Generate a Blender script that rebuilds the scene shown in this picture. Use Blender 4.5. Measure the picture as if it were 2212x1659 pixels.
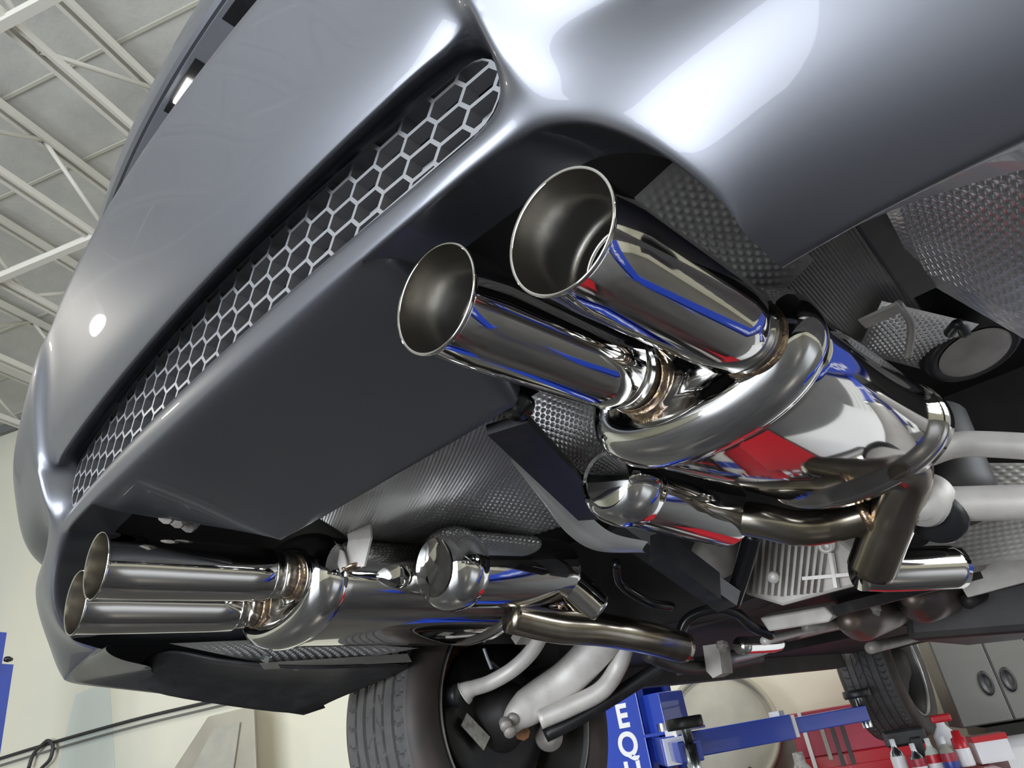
import bpy, bmesh, math, random
import numpy as np
from mathutils import Vector, Matrix, Quaternion
random.seed(7)
rng = np.random.default_rng(7)
for o in list(bpy.data.objects): bpy.data.objects.remove(o)
scene = bpy.context.scene
COL = scene.collection

# ------------------------------------------------------------------ camera
H = 1.80                       # height of the car's reference point (tail pipe centres) above the shop floor
PP = np.array([1106.0, 829.5]); FPX = 1559.613
CC = np.array([0.64404, -0.29845, -0.28366])      # camera in car coordinates (x right, y forward, z up)
def _rot(r):
    th = np.linalg.norm(r); k = r/th
    K = np.array([[0,-k[2],k[1]],[k[2],0,-k[0]],[-k[1],k[0],0]])
    return np.eye(3)+np.sin(th)*K+(1-np.cos(th))*K@K
RR = _rot(np.array([0.03580446,0.09569533,-0.01315651])) @ np.array([
 [0.7550299979468641,0.6290075457775728,-0.18514645434151059],
 [-0.4295281766097715,0.2611290838825464,-0.8644750702298747],
 [-0.49541421830488797,0.7322302294398509,0.4673367558793337]])
cam = bpy.data.cameras.new('camera'); cam.sensor_width = 36; cam.sensor_fit = 'HORIZONTAL'
cam.lens = FPX/2212*36; cam.clip_start = 0.01; cam.clip_end = 100
camo = bpy.data.objects.new('camera', cam); COL.objects.link(camo)
m3 = np.stack([RR[0], -RR[1], -RR[2]], 1)
camo.matrix_world = Matrix([[*m3[0], CC[0]], [*m3[1], CC[1]], [*m3[2], CC[2]+H], [0,0,0,1]])
scene.camera = camo

# ------------------------------------------------------------------ world, lights, exposure
vs = scene.view_settings
vs.view_transform = 'Standard'; vs.look = 'None'; vs.gamma = 1.0; vs.exposure = 0.08
vs.use_curve_mapping = False
world = bpy.data.worlds.new('world'); scene.world = world; world.use_nodes = True
bg = world.node_tree.nodes['Background']; bg.inputs[0].default_value = (0.62,0.72,0.9,1); bg.inputs[1].default_value = 1.0
YAW = math.radians(25)         # the workshop stands 25 degrees off the car
RFW = Vector((-math.sin(YAW), math.cos(YAW), 0)); RRT = Vector((math.cos(YAW), math.sin(YAW), 0))
CAMP = Vector((CC[0], CC[1], 0))
def room(a, b, z):             # room coordinates: a right, b forward (from the camera), z above the floor
    return CAMP + RRT*a + RFW*b + Vector((0,0,z))
def area(name, loc, target, sx, sy, power, col):
    l = bpy.data.lights.new(name, 'AREA'); l.shape = 'RECTANGLE'; l.size = sx; l.size_y = sy
    l.energy = power; l.color = col
    o = bpy.data.objects.new(name, l); COL.objects.link(o); o.location = loc
    o.rotation_euler = (Vector(target)-Vector(loc)).to_track_quat('-Z','Y').to_euler()
    return o
area('daylight_through_open_shop_door', room(-3.6,-5.85,2.3), room(-3.2,0,2.2), 6.0, 4.3, 860, (0.90,0.945,1.0))
area('daylight_through_side_window', room(7.3,0.3,3.3), room(0,0.3,2.2), 4.6, 3.2, 520, (0.88,0.93,1.0))

# ------------------------------------------------------------------ unprojection helpers (car coordinates)
def U(px, py, X=None, Y=None, Z=None):
    d = RR.T @ np.array([px-PP[0], py-PP[1], FPX])
    i, v = (0,X) if X is not None else (1,Y) if Y is not None else (2,Z)
    return Vector(CC + d*(v-CC[i])/d[i])
def UR(px, py, D):             # point on a plane D metres ahead in room direction (world coordinates)
    d = RR.T @ np.array([px-PP[0], py-PP[1], FPX]); rf = np.array(RFW)
    P = d*D/(d@rf)
    return Vector((CC[0]+P[0], CC[1]+P[1], CC[2]+H+P[2]))

# ------------------------------------------------------------------ materials
def mat(name, col, rough=0.5, metal=0.0, coat=0.0, noise=None, bump=None, emit=None, spec=None, flake=None, aniso=0, mapping=None):
    m = bpy.data.materials.new(name); m.use_nodes = True
    nt = m.node_tree; b = nt.nodes['Principled BSDF']
    b.inputs['Base Color'].default_value = (*col,1); b.inputs['Roughness'].default_value = rough
    b.inputs['Metallic'].default_value = metal; b.inputs['Coat Weight'].default_value = coat
    b.inputs['Coat Roughness'].default_value = 0.03 if name != 'silver_grey_metallic_paint' else 0.02
    if spec is not None: b.inputs['Specular IOR Level'].default_value = spec
    if aniso: b.inputs['Anisotropic'].default_value = aniso
    if emit: b.inputs['Emission Color'].default_value = (*emit[0],1); b.inputs['Emission Strength'].default_value = emit[1]
    tc = nt.nodes.new('ShaderNodeTexCoord')
    src = tc.outputs['Object']
    if mapping:
        mp = nt.nodes.new('ShaderNodeMapping'); mp.inputs['Scale'].default_value = mapping
        nt.links.new(src, mp.inputs[0]); src = mp.outputs[0]
    if noise:                  # (scale, second colour, low, high)
        n = nt.nodes.new('ShaderNodeTexNoise'); n.inputs['Scale'].default_value = noise[0]; n.inputs['Detail'].default_value = 5
        r = nt.nodes.new('ShaderNodeMapRange'); r.inputs[1].default_value = noise[2]; r.inputs[2].default_value = noise[3]
        mx = nt.nodes.new('ShaderNodeMix'); mx.data_type = 'RGBA'
        mx.inputs[6].default_value = (*col,1); mx.inputs[7].default_value = (*noise[1],1)
        nt.links.new(src, n.inputs['Vector']); nt.links.new(n.outputs[0], r.inputs[0])
        nt.links.new(r.outputs[0], mx.inputs[0]); nt.links.new(mx.outputs[2], b.inputs['Base Color'])
    if bump:                   # (scale, strength, distance)
        n = nt.nodes.new('ShaderNodeTexNoise'); n.inputs['Scale'].default_value = bump[0]; n.inputs['Detail'].default_value = 4
        bp = nt.nodes.new('ShaderNodeBump'); bp.inputs['Strength'].default_value = bump[1]; bp.inputs['Distance'].default_value = bump[2]
        nt.links.new(src, n.inputs['Vector']); nt.links.new(n.outputs[0], bp.inputs['Height']); nt.links.new(bp.outputs[0], b.inputs['Normal'])
    return m
M = dict(
 paint = mat('silver_grey_metallic_paint', (0.170,0.177,0.200), 0.40, 0.78, 0.3),
 seam = mat('dark_gap', (0.012,0.012,0.014), 0.6),
 chrome = mat('polished_stainless', (0.66,0.645,0.62), 0.05, 1.0),
 cap = mat('mirror_stainless', (0.80,0.80,0.79), 0.06, 1.0),
 brushed = mat('brushed_stainless', (0.60,0.58,0.54), 0.22, 1.0, noise=(9,(0.50,0.47,0.42),0.4,0.7), mapping=(1,6,1)),
 heat = mat('heat_tinted_stainless', (0.46,0.42,0.36), 0.2, 1.0, noise=(14,(0.30,0.26,0.2),0.4,0.65)),
 weld = mat('gold_weld_bead', (0.62,0.46,0.28), 0.28, 1.0, noise=(160,(0.36,0.26,0.22),0.4,0.6), bump=(220,0.6,0.002)),
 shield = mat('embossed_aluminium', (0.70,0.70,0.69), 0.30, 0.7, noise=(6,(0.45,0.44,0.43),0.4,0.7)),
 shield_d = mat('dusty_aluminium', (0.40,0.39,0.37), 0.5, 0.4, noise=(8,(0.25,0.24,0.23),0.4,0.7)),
 cast = mat('cast_aluminium', (0.72,0.69,0.65), 0.5, 0.25, noise=(25,(0.62,0.58,0.54),0.4,0.7), bump=(160,0.25,0.001)),
 castd = mat('dirty_cast_aluminium', (0.50,0.475,0.44), 0.55, 0.3, noise=(18,(0.34,0.31,0.28),0.35,0.7), bump=(120,0.3,0.001)),
 black = mat('black_plastic', (0.018,0.018,0.020), 0.42, noise=(30,(0.035,0.033,0.033),0.5,0.75)),
 gloss = mat('gloss_black_paint', (0.012,0.012,0.013), 0.2),
 under = mat('underbody_black', (0.028,0.026,0.026), 0.55, noise=(7,(0.055,0.05,0.048),0.45,0.75)),
 liner = mat('wheel_arch_liner', (0.03,0.03,0.033), 0.5, noise=(22,(0.055,0.055,0.06),0.45,0.75), bump=(60,0.3,0.003)),
 grille = mat('grille_lit_grey', (0.27,0.275,0.285), 0.38, 0.1),  # lighter copy of the plastic for the faces that catch light
 grille_shade = mat('grille_shaded_grey', (0.13,0.133,0.14), 0.45),  # same plastic, shade of the cell walls put into the colour
 strip = mat('body_paint_with_sheen', (0.52,0.54,0.58), 0.25, 0.6, 1.0),  # body paint lightened to carry the light the strip reflects
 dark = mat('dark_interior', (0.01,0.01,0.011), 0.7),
 steel = mat('grey_steel', (0.42,0.44,0.47), 0.4, 0.4),
 rubber = mat('tyre_rubber', (0.075,0.073,0.073), 0.6, noise=(40,(0.095,0.09,0.085),0.4,0.7)),
 rubber_side = mat('tyre_sidewall', (0.04,0.035,0.033), 0.6, noise=(9,(0.075,0.055,0.045),0.4,0.7)),
 rim = mat('dark_alloy', (0.10,0.095,0.09), 0.4, 0.6),
 rimlip = mat('alloy_lip', (0.36,0.36,0.36), 0.35, 0.8),
 rust = mat('rusty_steel', (0.32,0.15,0.07), 0.7, 0.2, noise=(30,(0.16,0.08,0.05),0.4,0.6)),
 cat = mat('brown_exhaust_steel', (0.24,0.19,0.16), 0.42, 0.7, noise=(8,(0.14,0.115,0.105),0.4,0.65)),
 zinc = mat('zinc_bolt', (0.55,0.60,0.62), 0.22, 1.0),
 sticker = mat('paper_sticker', (0.62,0.60,0.56), 0.6, noise=(60,(0.42,0.40,0.37),0.5,0.6)),
 blue = mat('blue_lift_paint', (0.018,0.055,0.42), 0.28, coat=0.6),
 white = mat('white_paint', (0.82,0.83,0.84), 0.4),
 wall = mat('cream_wall_paint', (0.63,0.61,0.50), 0.6, noise=(0.7,(0.56,0.57,0.49),0.42,0.66), bump=(50,0.15,0.003)),
 wallteal = mat('pale_teal_tone', (0.50,0.545,0.50), 0.6),
 walltr = mat('dark_wall_trim', (0.16,0.16,0.16), 0.6),
 mortar = mat('mortar', (0.48,0.47,0.40), 0.8),
 ceil = mat('pale_roof_deck', (0.54,0.535,0.50), 0.75, noise=(3.2,(0.46,0.455,0.43),0.38,0.66), bump=(26,0.3,0.01)),
 joist = mat('cream_joist_paint', (0.62,0.60,0.54), 0.55),
 floor = mat('grey_epoxy_floor', (0.052,0.052,0.055), 0.3, noise=(2.5,(0.038,0.038,0.041),0.4,0.7)),
 red = mat('red_enamel', (0.42,0.012,0.02), 0.32, coat=0.4),
 redl = mat('dull_red_enamel', (0.36,0.03,0.055), 0.42),
 grey = mat('grey_cabinet', (0.135,0.135,0.125), 0.42, noise=(1.5,(0.17,0.17,0.16),0.4,0.7)),
 drum = mat('olive_grey_metal', (0.36,0.35,0.29), 0.5, noise=(5,(0.31,0.30,0.26),0.4,0.6)),
 beige = mat('beige_enamel', (0.36,0.34,0.27), 0.55, noise=(2,(0.28,0.265,0.21),0.4,0.65)),
 lamp = mat('lit_lamp', (1,1,1), 0.4, emit=((1.0,0.98,0.9),14)),
 tube = mat('lit_fluorescent_tube', (1,1,1), 0.4, emit=((1.0,0.96,0.88),5)),
 worklamp = mat('lit_work_lamp', (1,1,1), 0.4, emit=((1.0,0.86,0.66),60)),
 clear = mat('clear_lens', (0.8,0.8,0.82), 0.1, 0.0),
 yellow = mat('yellow_paint', (0.75,0.55,0.02), 0.4),
 cable = mat('black_cable', (0.03,0.03,0.03), 0.5),
 capred = mat('red_cap', (0.55,0.02,0.03), 0.35),
)

# ------------------------------------------------------------------ mesh helpers
def obj(name, verts, faces, m, parent=None, smooth=True, mats=None, fm=None):
    me = bpy.data.meshes.new(name); me.from_pydata([tuple(v) for v in verts], [], [tuple(f) for f in faces]); me.update()
    for mm in (mats or [m]): me.materials.append(M[mm])
    if fm is not None: me.polygons.foreach_set('material_index', fm)
    if smooth: me.polygons.foreach_set('use_smooth', [True]*len(me.polygons))
    o = bpy.data.objects.new(name, me); COL.objects.link(o)
    if parent: o.parent = parent
    return o
def fixn(o):
    bm = bmesh.new(); bm.from_mesh(o.data); bmesh.ops.recalc_face_normals(bm, faces=bm.faces[:]); bm.to_mesh(o.data); bm.free(); return o
def subsurf(o, lv=2):
    md = o.modifiers.new('subsurf','SUBSURF'); md.levels = lv; md.render_levels = lv; return o
def bevel(o, w, seg=2, ang=35):
    md = o.modifiers.new('bevel','BEVEL'); md.width = w; md.segments = seg; md.limit_method = 'ANGLE'; md.angle_limit = math.radians(ang)
    return o
def autosmooth(o, ang=35):
    bm = bmesh.new(); bm.from_mesh(o.data)
    for e in bm.edges:
        if len(e.link_faces) == 2 and e.calc_face_angle(0) > math.radians(ang): e.smooth = False
    bm.to_mesh(o.data); bm.free(); return o
def tag(o, label, cat=None, group=None, kind=None):
    if label: o['label'] = label
    if cat: o['category'] = cat
    if group: o['group'] = group
    if kind: o['kind'] = kind
    return o
def struct(o, label=None): return tag(o, label, None, None, 'structure')
def empty(name, loc=(0,0,0), parent=None):
    o = bpy.data.objects.new(name, None); COL.objects.link(o); o.location = loc; o.empty_display_size = 0.1
    if parent: o.parent = parent
    return o
def frame(d, up=Vector((0,0,1))):
    d = Vector(d).normalized()
    if abs(d.dot(up)) > 0.98: up = Vector((1,0,0))
    a = d.cross(up).normalized(); b = a.cross(d).normalized()
    return d, a, b
def crv(pts, n=8):             # Catmull-Rom through points
    P = [Vector(p) for p in pts]
    if len(P) < 3: return [P[0].lerp(P[-1], i/n) for i in range(n+1)]
    out = []
    for i in range(len(P)-1):
        p0 = P[i-1] if i else P[0]*2-P[1]; p1, p2 = P[i], P[i+1]; p3 = P[i+2] if i+2 < len(P) else P[-1]*2-P[-2]
        for k in range(n):
            t = k/n
            out.append(0.5*((2*p1)+(p2-p0)*t+(2*p0-5*p1+4*p2-p3)*t*t+(3*p1-p0-3*p2+p3)*t**3))
    out.append(P[-1]); return out
def tube(pts, rad, seg=20, closed=True, sx=1.0):
    V, F = [], []; n = len(pts); up = None
    for i, p in enumerate(pts):
        t = (pts[min(i+1,n-1)]-pts[max(i-1,0)]).normalized()
        if up is None: up = frame(t)[2]
        a = t.cross(up).normalized(); up = a.cross(t).normalized()
        r = rad[i] if hasattr(rad,'__len__') else rad
        for k in range(seg):
            th = 2*math.pi*k/seg
            V.append(p + a*(math.cos(th)*r*sx) + up*(math.sin(th)*r))
    for i in range(n-1):
        for k in range(seg):
            F.append((i*seg+k, i*seg+(k+1)%seg, (i+1)*seg+(k+1)%seg, (i+1)*seg+k))
    if closed:
        F.append(tuple(range(seg))[::-1]); F.append(tuple((n-1)*seg+k for k in range(seg)))
    return V, F
def lathe(c, d, prof, seg=48, up=None):   # prof: list of (radius, distance along d); c origin
    d, a, b = frame(d); c = Vector(c); V, F = [], []
    for r, s in prof:
        for k in range(seg):
            th = 2*math.pi*k/seg; V.append(c + d*s + (a*math.cos(th)+b*math.sin(th))*r)
    for i in range(len(prof)-1):
        for k in range(seg):
            F.append((i*seg+k, i*seg+(k+1)%seg, (i+1)*seg+(k+1)%seg, (i+1)*seg+k))
    return V, F
def join(*parts):
    V, F = [], []
    for v, f in parts:
        o = len(V); V += list(v); F += [tuple(i+o for i in ff) for ff in f]
    return V, F
def boxv(c, sx, sy, sz, ax=Vector((1,0,0)), ay=Vector((0,1,0)), az=Vector((0,0,1))):
    c = Vector(c); V = [c+ax*(x*sx/2)+ay*(y*sy/2)+az*(z*sz/2) for x in (-1,1) for y in (-1,1) for z in (-1,1)]
    return V, [(0,1,3,2),(4,6,7,5),(0,4,5,1),(2,3,7,6),(0,2,6,4),(1,5,7,3)]
def hull8(a, b):               # prism between two quads
    return list(a)+list(b), [(0,3,2,1),(4,5,6,7),(0,1,5,4),(1,2,6,5),(2,3,7,6),(3,0,4,7)]
def beam(p, q, w, h, up=Vector((0,0,1))):
    p, q = Vector(p), Vector(q); d, a, b = frame(q-p, up)
    A = [p-a*w/2-b*h/2, p+a*w/2-b*h/2, p+a*w/2+b*h/2, p-a*w/2+b*h/2]
    return hull8(A, [v+(q-p) for v in A])
def plate(poly, n, t):         # flat polygon with thickness t along n
    n = Vector(n).normalized()*t; k = len(poly); P = [Vector(p) for p in poly]
    V = P+[p+n for p in P]; F = [tuple(range(k))[::-1], tuple(range(k,2*k))]+[(i,(i+1)%k,k+(i+1)%k,k+i) for i in range(k)]
    return V, F
def sheet(c00, c10, c11, c01, nu, nv, disp=None, bend=None, keep=None):
    c00,c10,c11,c01 = map(Vector,(c00,c10,c11,c01)); V=[];F=[]
    n = (c10-c00).cross(c01-c00).normalized()
    lu=((c10-c00).length+(c11-c01).length)/2; lv=((c01-c00).length+(c11-c10).length)/2
    for j in range(nv+1):
        for i in range(nu+1):
            u,v=i/nu,j/nv
            p=(c00*(1-u)+c10*u)*(1-v)+(c01*(1-u)+c11*u)*v
            if bend: p = p + Vector(bend(u,v))
            if disp: p = p + n*disp(u*lu, v*lv, u, v)
            V.append(p)
    for j in range(nv):
        for i in range(nu):
            if keep and not keep((i+.5)/nu,(j+.5)/nv): continue
            a=j*(nu+1)+i; F.append((a,a+1,a+nu+2,a+nu+1))
    return V,F
def dimples(p, h, mask=None):  # staggered embossing
    def f(x,y,u,v):
        r = y/(p*0.866); j = round(r); dy = (r-j)*p*0.866
        xx = x - (0.5*p if j%2 else 0); dx = (xx/p-round(xx/p))*p
        d = math.hypot(dx,dy)/(0.42*p)
        k = mask(u,v) if mask else 1.0
        return h*k*(math.cos(math.pi*d)*0.5+0.5) if d<1 else 0.0
    return f
def corr(p, h):
    return lambda x,y,u,v: h*math.sin(2*math.pi*x/p)

# ================================================================== THE WORKSHOP
WD = 5.5; CZ = 5.85; A0, A1, B0 = -12.0, 7.5, -6.0
def wallslab(name, p, q, z0, z1, inward, m='wall', t=0.2):
    p, q = Vector(p), Vector(q); n = Vector(inward).normalized()*(-t)
    A = [Vector((p.x,p.y,z0)), Vector((q.x,q.y,z0)), Vector((q.x,q.y,z1)), Vector((p.x,p.y,z1))]
    return struct(fixn(obj(name, *hull8(A, [v+n for v in A]), m, smooth=False)))
fl = struct(fixn(obj('floor', *hull8([room(A0,B0,0),room(A1,B0,0),room(A1,WD,0),room(A0,WD,0)],[room(A0,B0,-.2),room(A1,B0,-.2),room(A1,WD,-.2),room(A0,WD,-.2)]), 'floor', smooth=False)))
cl = struct(fixn(obj('ceiling', *hull8([room(A0,B0,CZ),room(A1,B0,CZ),room(A1,WD,CZ),room(A0,WD,CZ)],[room(A0,B0,CZ+.2),room(A1,B0,CZ+.2),room(A1,WD,CZ+.2),room(A0,WD,CZ+.2)]), 'ceil', smooth=False)))
wallslab('wall_front', room(A0,WD,0), room(A1,WD,0), 0, CZ, -RFW)
wallslab('wall_left', room(A0,B0,0), room(A0,WD,0), 0, CZ, RRT)
wallslab('wall_right', room(A1,B0,0), room(A1,WD,0), 0, CZ, -RRT)
wb = empty('wall_back', room(A0,B0,0)); struct(wb)
DX0, DX1, DZ = -6.7, -0.5, 4.5      # the open shop door in the back wall
for a, b, z0, z1 in ((A0,DX0,0,CZ),(DX1,A1,0,CZ),(DX0,DX1,DZ,CZ)):
    o = obj('wall_panel', *hull8([room(a,B0,z0)-wb.location,room(b,B0,z0)-wb.location,room(b,B0,z1)-wb.location,room(a,B0,z1)-wb.location],
        [v-RFW*.2-wb.location for v in (room(a,B0,z0),room(b,B0,z0),room(b,B0,z1),room(a,B0,z1))]), 'wall', wb, smooth=False); fixn(o)
win = empty('window_1', room(A1-.02,.3,3.3)); win.rotation_euler[2] = YAW; struct(win)
for yy,zz,sy,sz in ((0,1.63,4.8,.08),(0,-1.63,4.8,.08),(-2.36,0,.08,3.2),(2.36,0,.08,3.2),(-.8,0,.05,3.2),(.8,0,.05,3.2)):
    fixn(obj('window_frame', *boxv((0,yy,zz),.12,sy,sz), 'white', win, smooth=False))
struct(fixn(obj('trim_1', *beam(room(A0,WD-.03,CZ-.06), room(A1,WD-.03,CZ-.06), .05, .10), 'walltr', smooth=False)))
# roof deck seams
for i, b in enumerate(np.arange(-5.2, WD, 0.62)):
    tr = obj('deck_seam', *beam(room(A0,b,CZ-.004), room(A1,b,CZ-.004), .022, .012), 'walltr', cl, smooth=False)
    tr.data.materials[0] = M['mortar']
# open web roof joists running forward
def joist(a, zb, name='roof_joist'):
    r = empty(name, room(a,B0,0)); L = WD-B0-.1
    loc = lambda b,z,s=0: room(a+s,B0+b,z)-r.location
    zt = CZ-.09
    for s in (-.028,.028):
        obj('bottom_chord', *beam(loc(.05,zb,s), loc(L,zb,s), .022, .05), 'joist', r, smooth=False)
        obj('top_chord', *beam(loc(.05,zt,s), loc(L,zt,s), .022, .06), 'joist', r, smooth=False)
    b = .3; k = 0
    while b < L-.8:
        z0, z1 = (zb, zt) if k%2 == 0 else (zt, zb)
        obj('web', *tube([loc(b,z0), loc(b+.75,z1)], .016, 8), 'joist', r)
        b += .75; k += 1
    return r
def room_a(px, py, z):          # room coordinate a of the pixel's ray at height z
    p = U(px, py, Z=z-H); d = Vector((p.x,p.y,0))-CAMP
    return d.dot(RRT), d.dot(RFW)
ja = [room_a(150,150,5.3)[0], room_a(95,425,5.3)[0]]
jd = ja[1]-ja[0]
print('joist a', ja)
jlabels = ['open web joist across the roof deck nearest the tail of the car','second open web joist from the tail of the car','third open web joist across the roof deck','fourth open web joist, towards the far left wall','fifth open web joist, close to the far left wall']
for k in range(5):
    aa = ja[0]+jd*(k)
    if aa < A0+.3: break
    j = joist(aa, 5.25); struct(j, jlabels[k])
for i, b in enumerate((room_a(40,25,5.25)[1], room_a(90,555,5.25)[1])):
    j = struct(obj('bridging_bar', *beam(room(A0+.1,b,5.22), room(0.5,b,5.22), .05, .05), 'joist', smooth=False),
        ('pale bridging bar under the joists, nearer the top corner','pale bridging bar under the joists, farther down the roof')[i])
# high bay lamps hanging from the roof (real fixtures; their light leaves the reflector mouth)
bays = [(-7.0,1.05,'left'),(5.6,-4.6,'right rear'),(3.6,1.2,'right'),(-1.6,2.6,'centre')]
for a, b, w_ in bays:
    r = empty('high_bay_lamp', room(a,b,CZ-.75)); z_ = Vector((0,0,1))
    fixn(obj('reflector', *lathe((0,0,0), z_, [(.21,-.01),(.215,0),(.17,.12),(.09,.2),(.06,.22),(.06,.3),(0,.31)], 32), 'white', r))
    obj('hanger', *tube([Vector((0,0,.3)),Vector((0,0,.74))], .008, 8), 'steel', r)
    obj('lens', *lathe((0,0,0), z_, [(0,.02),(.205,.02)], 32), 'tube', r)
    tag(r, f'round high bay lamp hanging from the roof, {w_} of the bay', 'ceiling lamp', 'high bay lamps')
    l = bpy.data.lights.new('high_bay_light','AREA'); l.shape='DISK'; l.size=.40; l.energy=(45 if w_=='left' else 95); l.color=(1.0,0.93,0.80)
    lo = bpy.data.objects.new('high_bay_light', l); COL.objects.link(lo); lo.parent = r; lo.location=(0,0,-.012)


# ================================================================== THE CAR
car = empty('car', (0,0,H))
tag(car, 'silver grey saloon raised on a blue lift, seen from below its rear bumper', 'car')

# ---- rear bumper: control cage (right half), mirrored, subdivided
def colm(*rows): return [Vector(p) for p in rows]
cage = []
# rows: T0 T1 T2 T3 T4 T5 T6 G0 | G1 L0 L1 L2 P0 P1 P2 P3
def centre(x, pb=None):
    c = .1*x*x; cr = .18*x*x
    return [(x,.05+cr,.41),(x,-.060+cr,.395),(x,-.1045+cr,.366),(x,-.0945+.17*x*x,.315),(x,-.0815+.15*x*x,.25),(x,-.0700+.12*x*x,.190),(x,-.057+c,.163),(x,-.032+c,.192-.05*x*x),
            (x,-.028+c,.100),(x,-.036+c,.095),(x,-.041+c,.080),(x,-.038+c,.059),(x,-.014+c,.050),(x,.09,.037),(x,.19,.016),(x,.195,.03)]
c0 = centre(0.0); c1 = centre(.15); c2 = centre(.275)
c2[11] = (.285,-.030,.063); c2[12] = (.292,.002,.056); c2[13] = (.262,.10,.040); c2[14] = (.222,.188,.017); c2[15] = (.222,.195,.03)
c3 = centre(.345)[:12]; c3[11] = (.345,-.026,.065)
c4 = centre(.40)[:12];  c4[11] = (.402,-.019,.070)
c5 = [(.428,.05+.022,.40),(.428,-.05+.022,.395),(.428,-.076,.36),(.428,-.082,.308),(.432,-.060,.245),(.434,-.048,.188),(.435,-.032,.164),(.432,-.010,.174),
      (.432,-.004,.120),(.432,-.010,.104),(.434,-.017,.088),(.436,-.010,.076)]
c6 = [(.448,.074,.40),(.448,-.026,.395),(.448,-.074,.358),(.448,-.080,.305),(.449,-.070,.24),(.450,-.062,.198),(.451,-.056,.172),(.452,-.048,.150),
      (.453,-.040,.128),(.455,-.032,.112),(.460,-.018,.088),(.462,-.010,.066)]
c7 = [(.475,.078,.398),(.475,-.022,.393),(.475,-.071,.355),(.475,-.076,.30),(.478,-.064,.24),(.482,-.053,.196),(.485,-.044,.170),(.488,-.034,.145),
      (.491,-.025,.122),(.494,-.018,.104),(.498,-.012,.074),(.489,-.006,.046)]
c8 = [(.53,.086,.395),(.53,-.012,.388),(.53,-.062,.35),(.53,-.068,.295),(.53,-.060,.24),(.532,-.050,.198),(.534,-.040,.172),(.536,-.028,.146),
      (.538,-.006,.118),(.538,-.006,.105),(.540,-.010,.062),(.513,-.003,.010),(.528,.012,-.020),(.535,.034,-.044),(.538,.082,-.058),(.54,.095,-.048)]
def corner(x, y, zt, low, g=1, z=(.076,.028,-.008,-.036,-.055,-.045), xin=0):
    return [(x,.095+y,.39+zt),(x,-.004+y,.383+zt),(x,-.054+y,.345+zt),(x,-.060+y,.29+zt),(x,-.052+y,.24),(x,-.042+y,.20),(x,-.034+y,.172),(x,-.020+y,.142),
            (x,.006+.012*g+y,.120),(x,.004+.012*g+y,.106)]+[(x-(xin if k==5 else 0),low[k],z[k]) for k in range(6)]
c9 = corner(.60,.004,0,(-.001,.010,.030,.054,.084,.10),g=1.1)
c10 = corner(.70,.022,-.01,(.018,.032,.050,.070,.095,.16))
c11 = corner(.785,.050,-.015,(.050,.066,.080,.092,.106,.24),xin=.02)
c12 = corner(.845,.090,-.02,(.082,.094,.104,.112,.124,.25),xin=.05)
c13 = corner(.888,.18,-.02,(.176,.18,.184,.188,.195,.26),z=(.076,.028,-.01,-.035,-.058,-.052),xin=.07)
c14 = corner(.905,.33,-.02,(.34,.34,.34,.34,.34,.35),z=(.076,.02,-.03,-.055,-.078,-.07),xin=.05)
c15 = corner(.908,.52,-.02,(.62,)*6,z=(.07,.0,-.06,-.10,-.128,-.12),xin=.02)
for i in range(16): c15[i] = (c15[i][0], .62, c15[i][2])
half = [c0,c1,c2,c3,c4,c5,c6,c7,c8,c9,c10,c11,c12,c13,c14,c15]
cols = [[(-p[0],p[1],p[2]) for p in c] for c in half[:0:-1]] + half
nc = len(cols); mid = len(half)-1
V, F, idx = [], [], {}
for j, c in enumerate(cols):
    for i, p in enumerate(c):
        idx[j,i] = len(V); V.append(Vector(p))
def hc(j): return abs(j-mid)
for j in range(nc-1):
    a = min(hc(j), hc(j+1)); b = max(hc(j), hc(j+1))
    for i in range(15):
        if i == 7 and b <= 5: continue                       # grille opening
        if i >= 11 and 2 <= a and b <= 8: continue            # tail pipe cut-out
        if not all(k in idx for k in ((j,i),(j+1,i),(j+1,i+1),(j,i+1))): continue
        F.append((idx[j,i], idx[j+1,i], idx[j+1,i+1], idx[j,i+1]))
# return flanges: grille recess (top, bottom, ends) and cut-out arch
def flange(loop, off, keepx=None):
    ids = []
    for q in loop:
        v = V[q]; o = off(v) ; ids.append(len(V)); V.append(v+Vector(o))
    for k in range(len(loop)-1): F.append((loop[k], loop[k+1], ids[k+1], ids[k]))
    return ids
gj = [j for j in range(nc) if hc(j) <= 5]
top = [idx[j,7] for j in gj]; bot = [idx[j,8] for j in gj]
t2 = flange(top, lambda v: (0,.045,.0)); b2 = flange(bot, lambda v: (0,.045,.0))
F.append((top[0], t2[0], b2[0], bot[0])); F.append((top[-1], bot[-1], b2[-1], t2[-1]))
for s in (1,-1):
    J = lambda k: mid+s*k
    arch = [idx[J(2),11]]+[idx[J(k),11] for k in (3,4,5,6,7,8)]+[idx[J(8),i] for i in (12,13)]
    f1 = flange(arch, lambda v: (s*.004,.012,.003)); flange(f1, lambda v: (s*.004,.05,.004))
    sidep = [idx[J(2),i] for i in (11,12,13,14)]
    f1 = flange(sidep, lambda v: (s*.012,.004,.008)); flange(f1, lambda v: (s*.006,.004,.06 if v.y > .05 else .014))
bumper = obj('rear_bumper', V, F, 'paint', car)
bm = bmesh.new(); bm.from_mesh(bumper.data); bmesh.ops.recalc_face_normals(bm, faces=bm.faces[:]); 
cl_ = bm.edges.layers.float.get('crease_edge') or bm.edges.layers.float.new('crease_edge')
bm.verts.ensure_lookup_table()
def crease(a, b, w):
    e = bm.edges.get((bm.verts[a], bm.verts[b]))
    if e: e[cl_] = w
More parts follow.
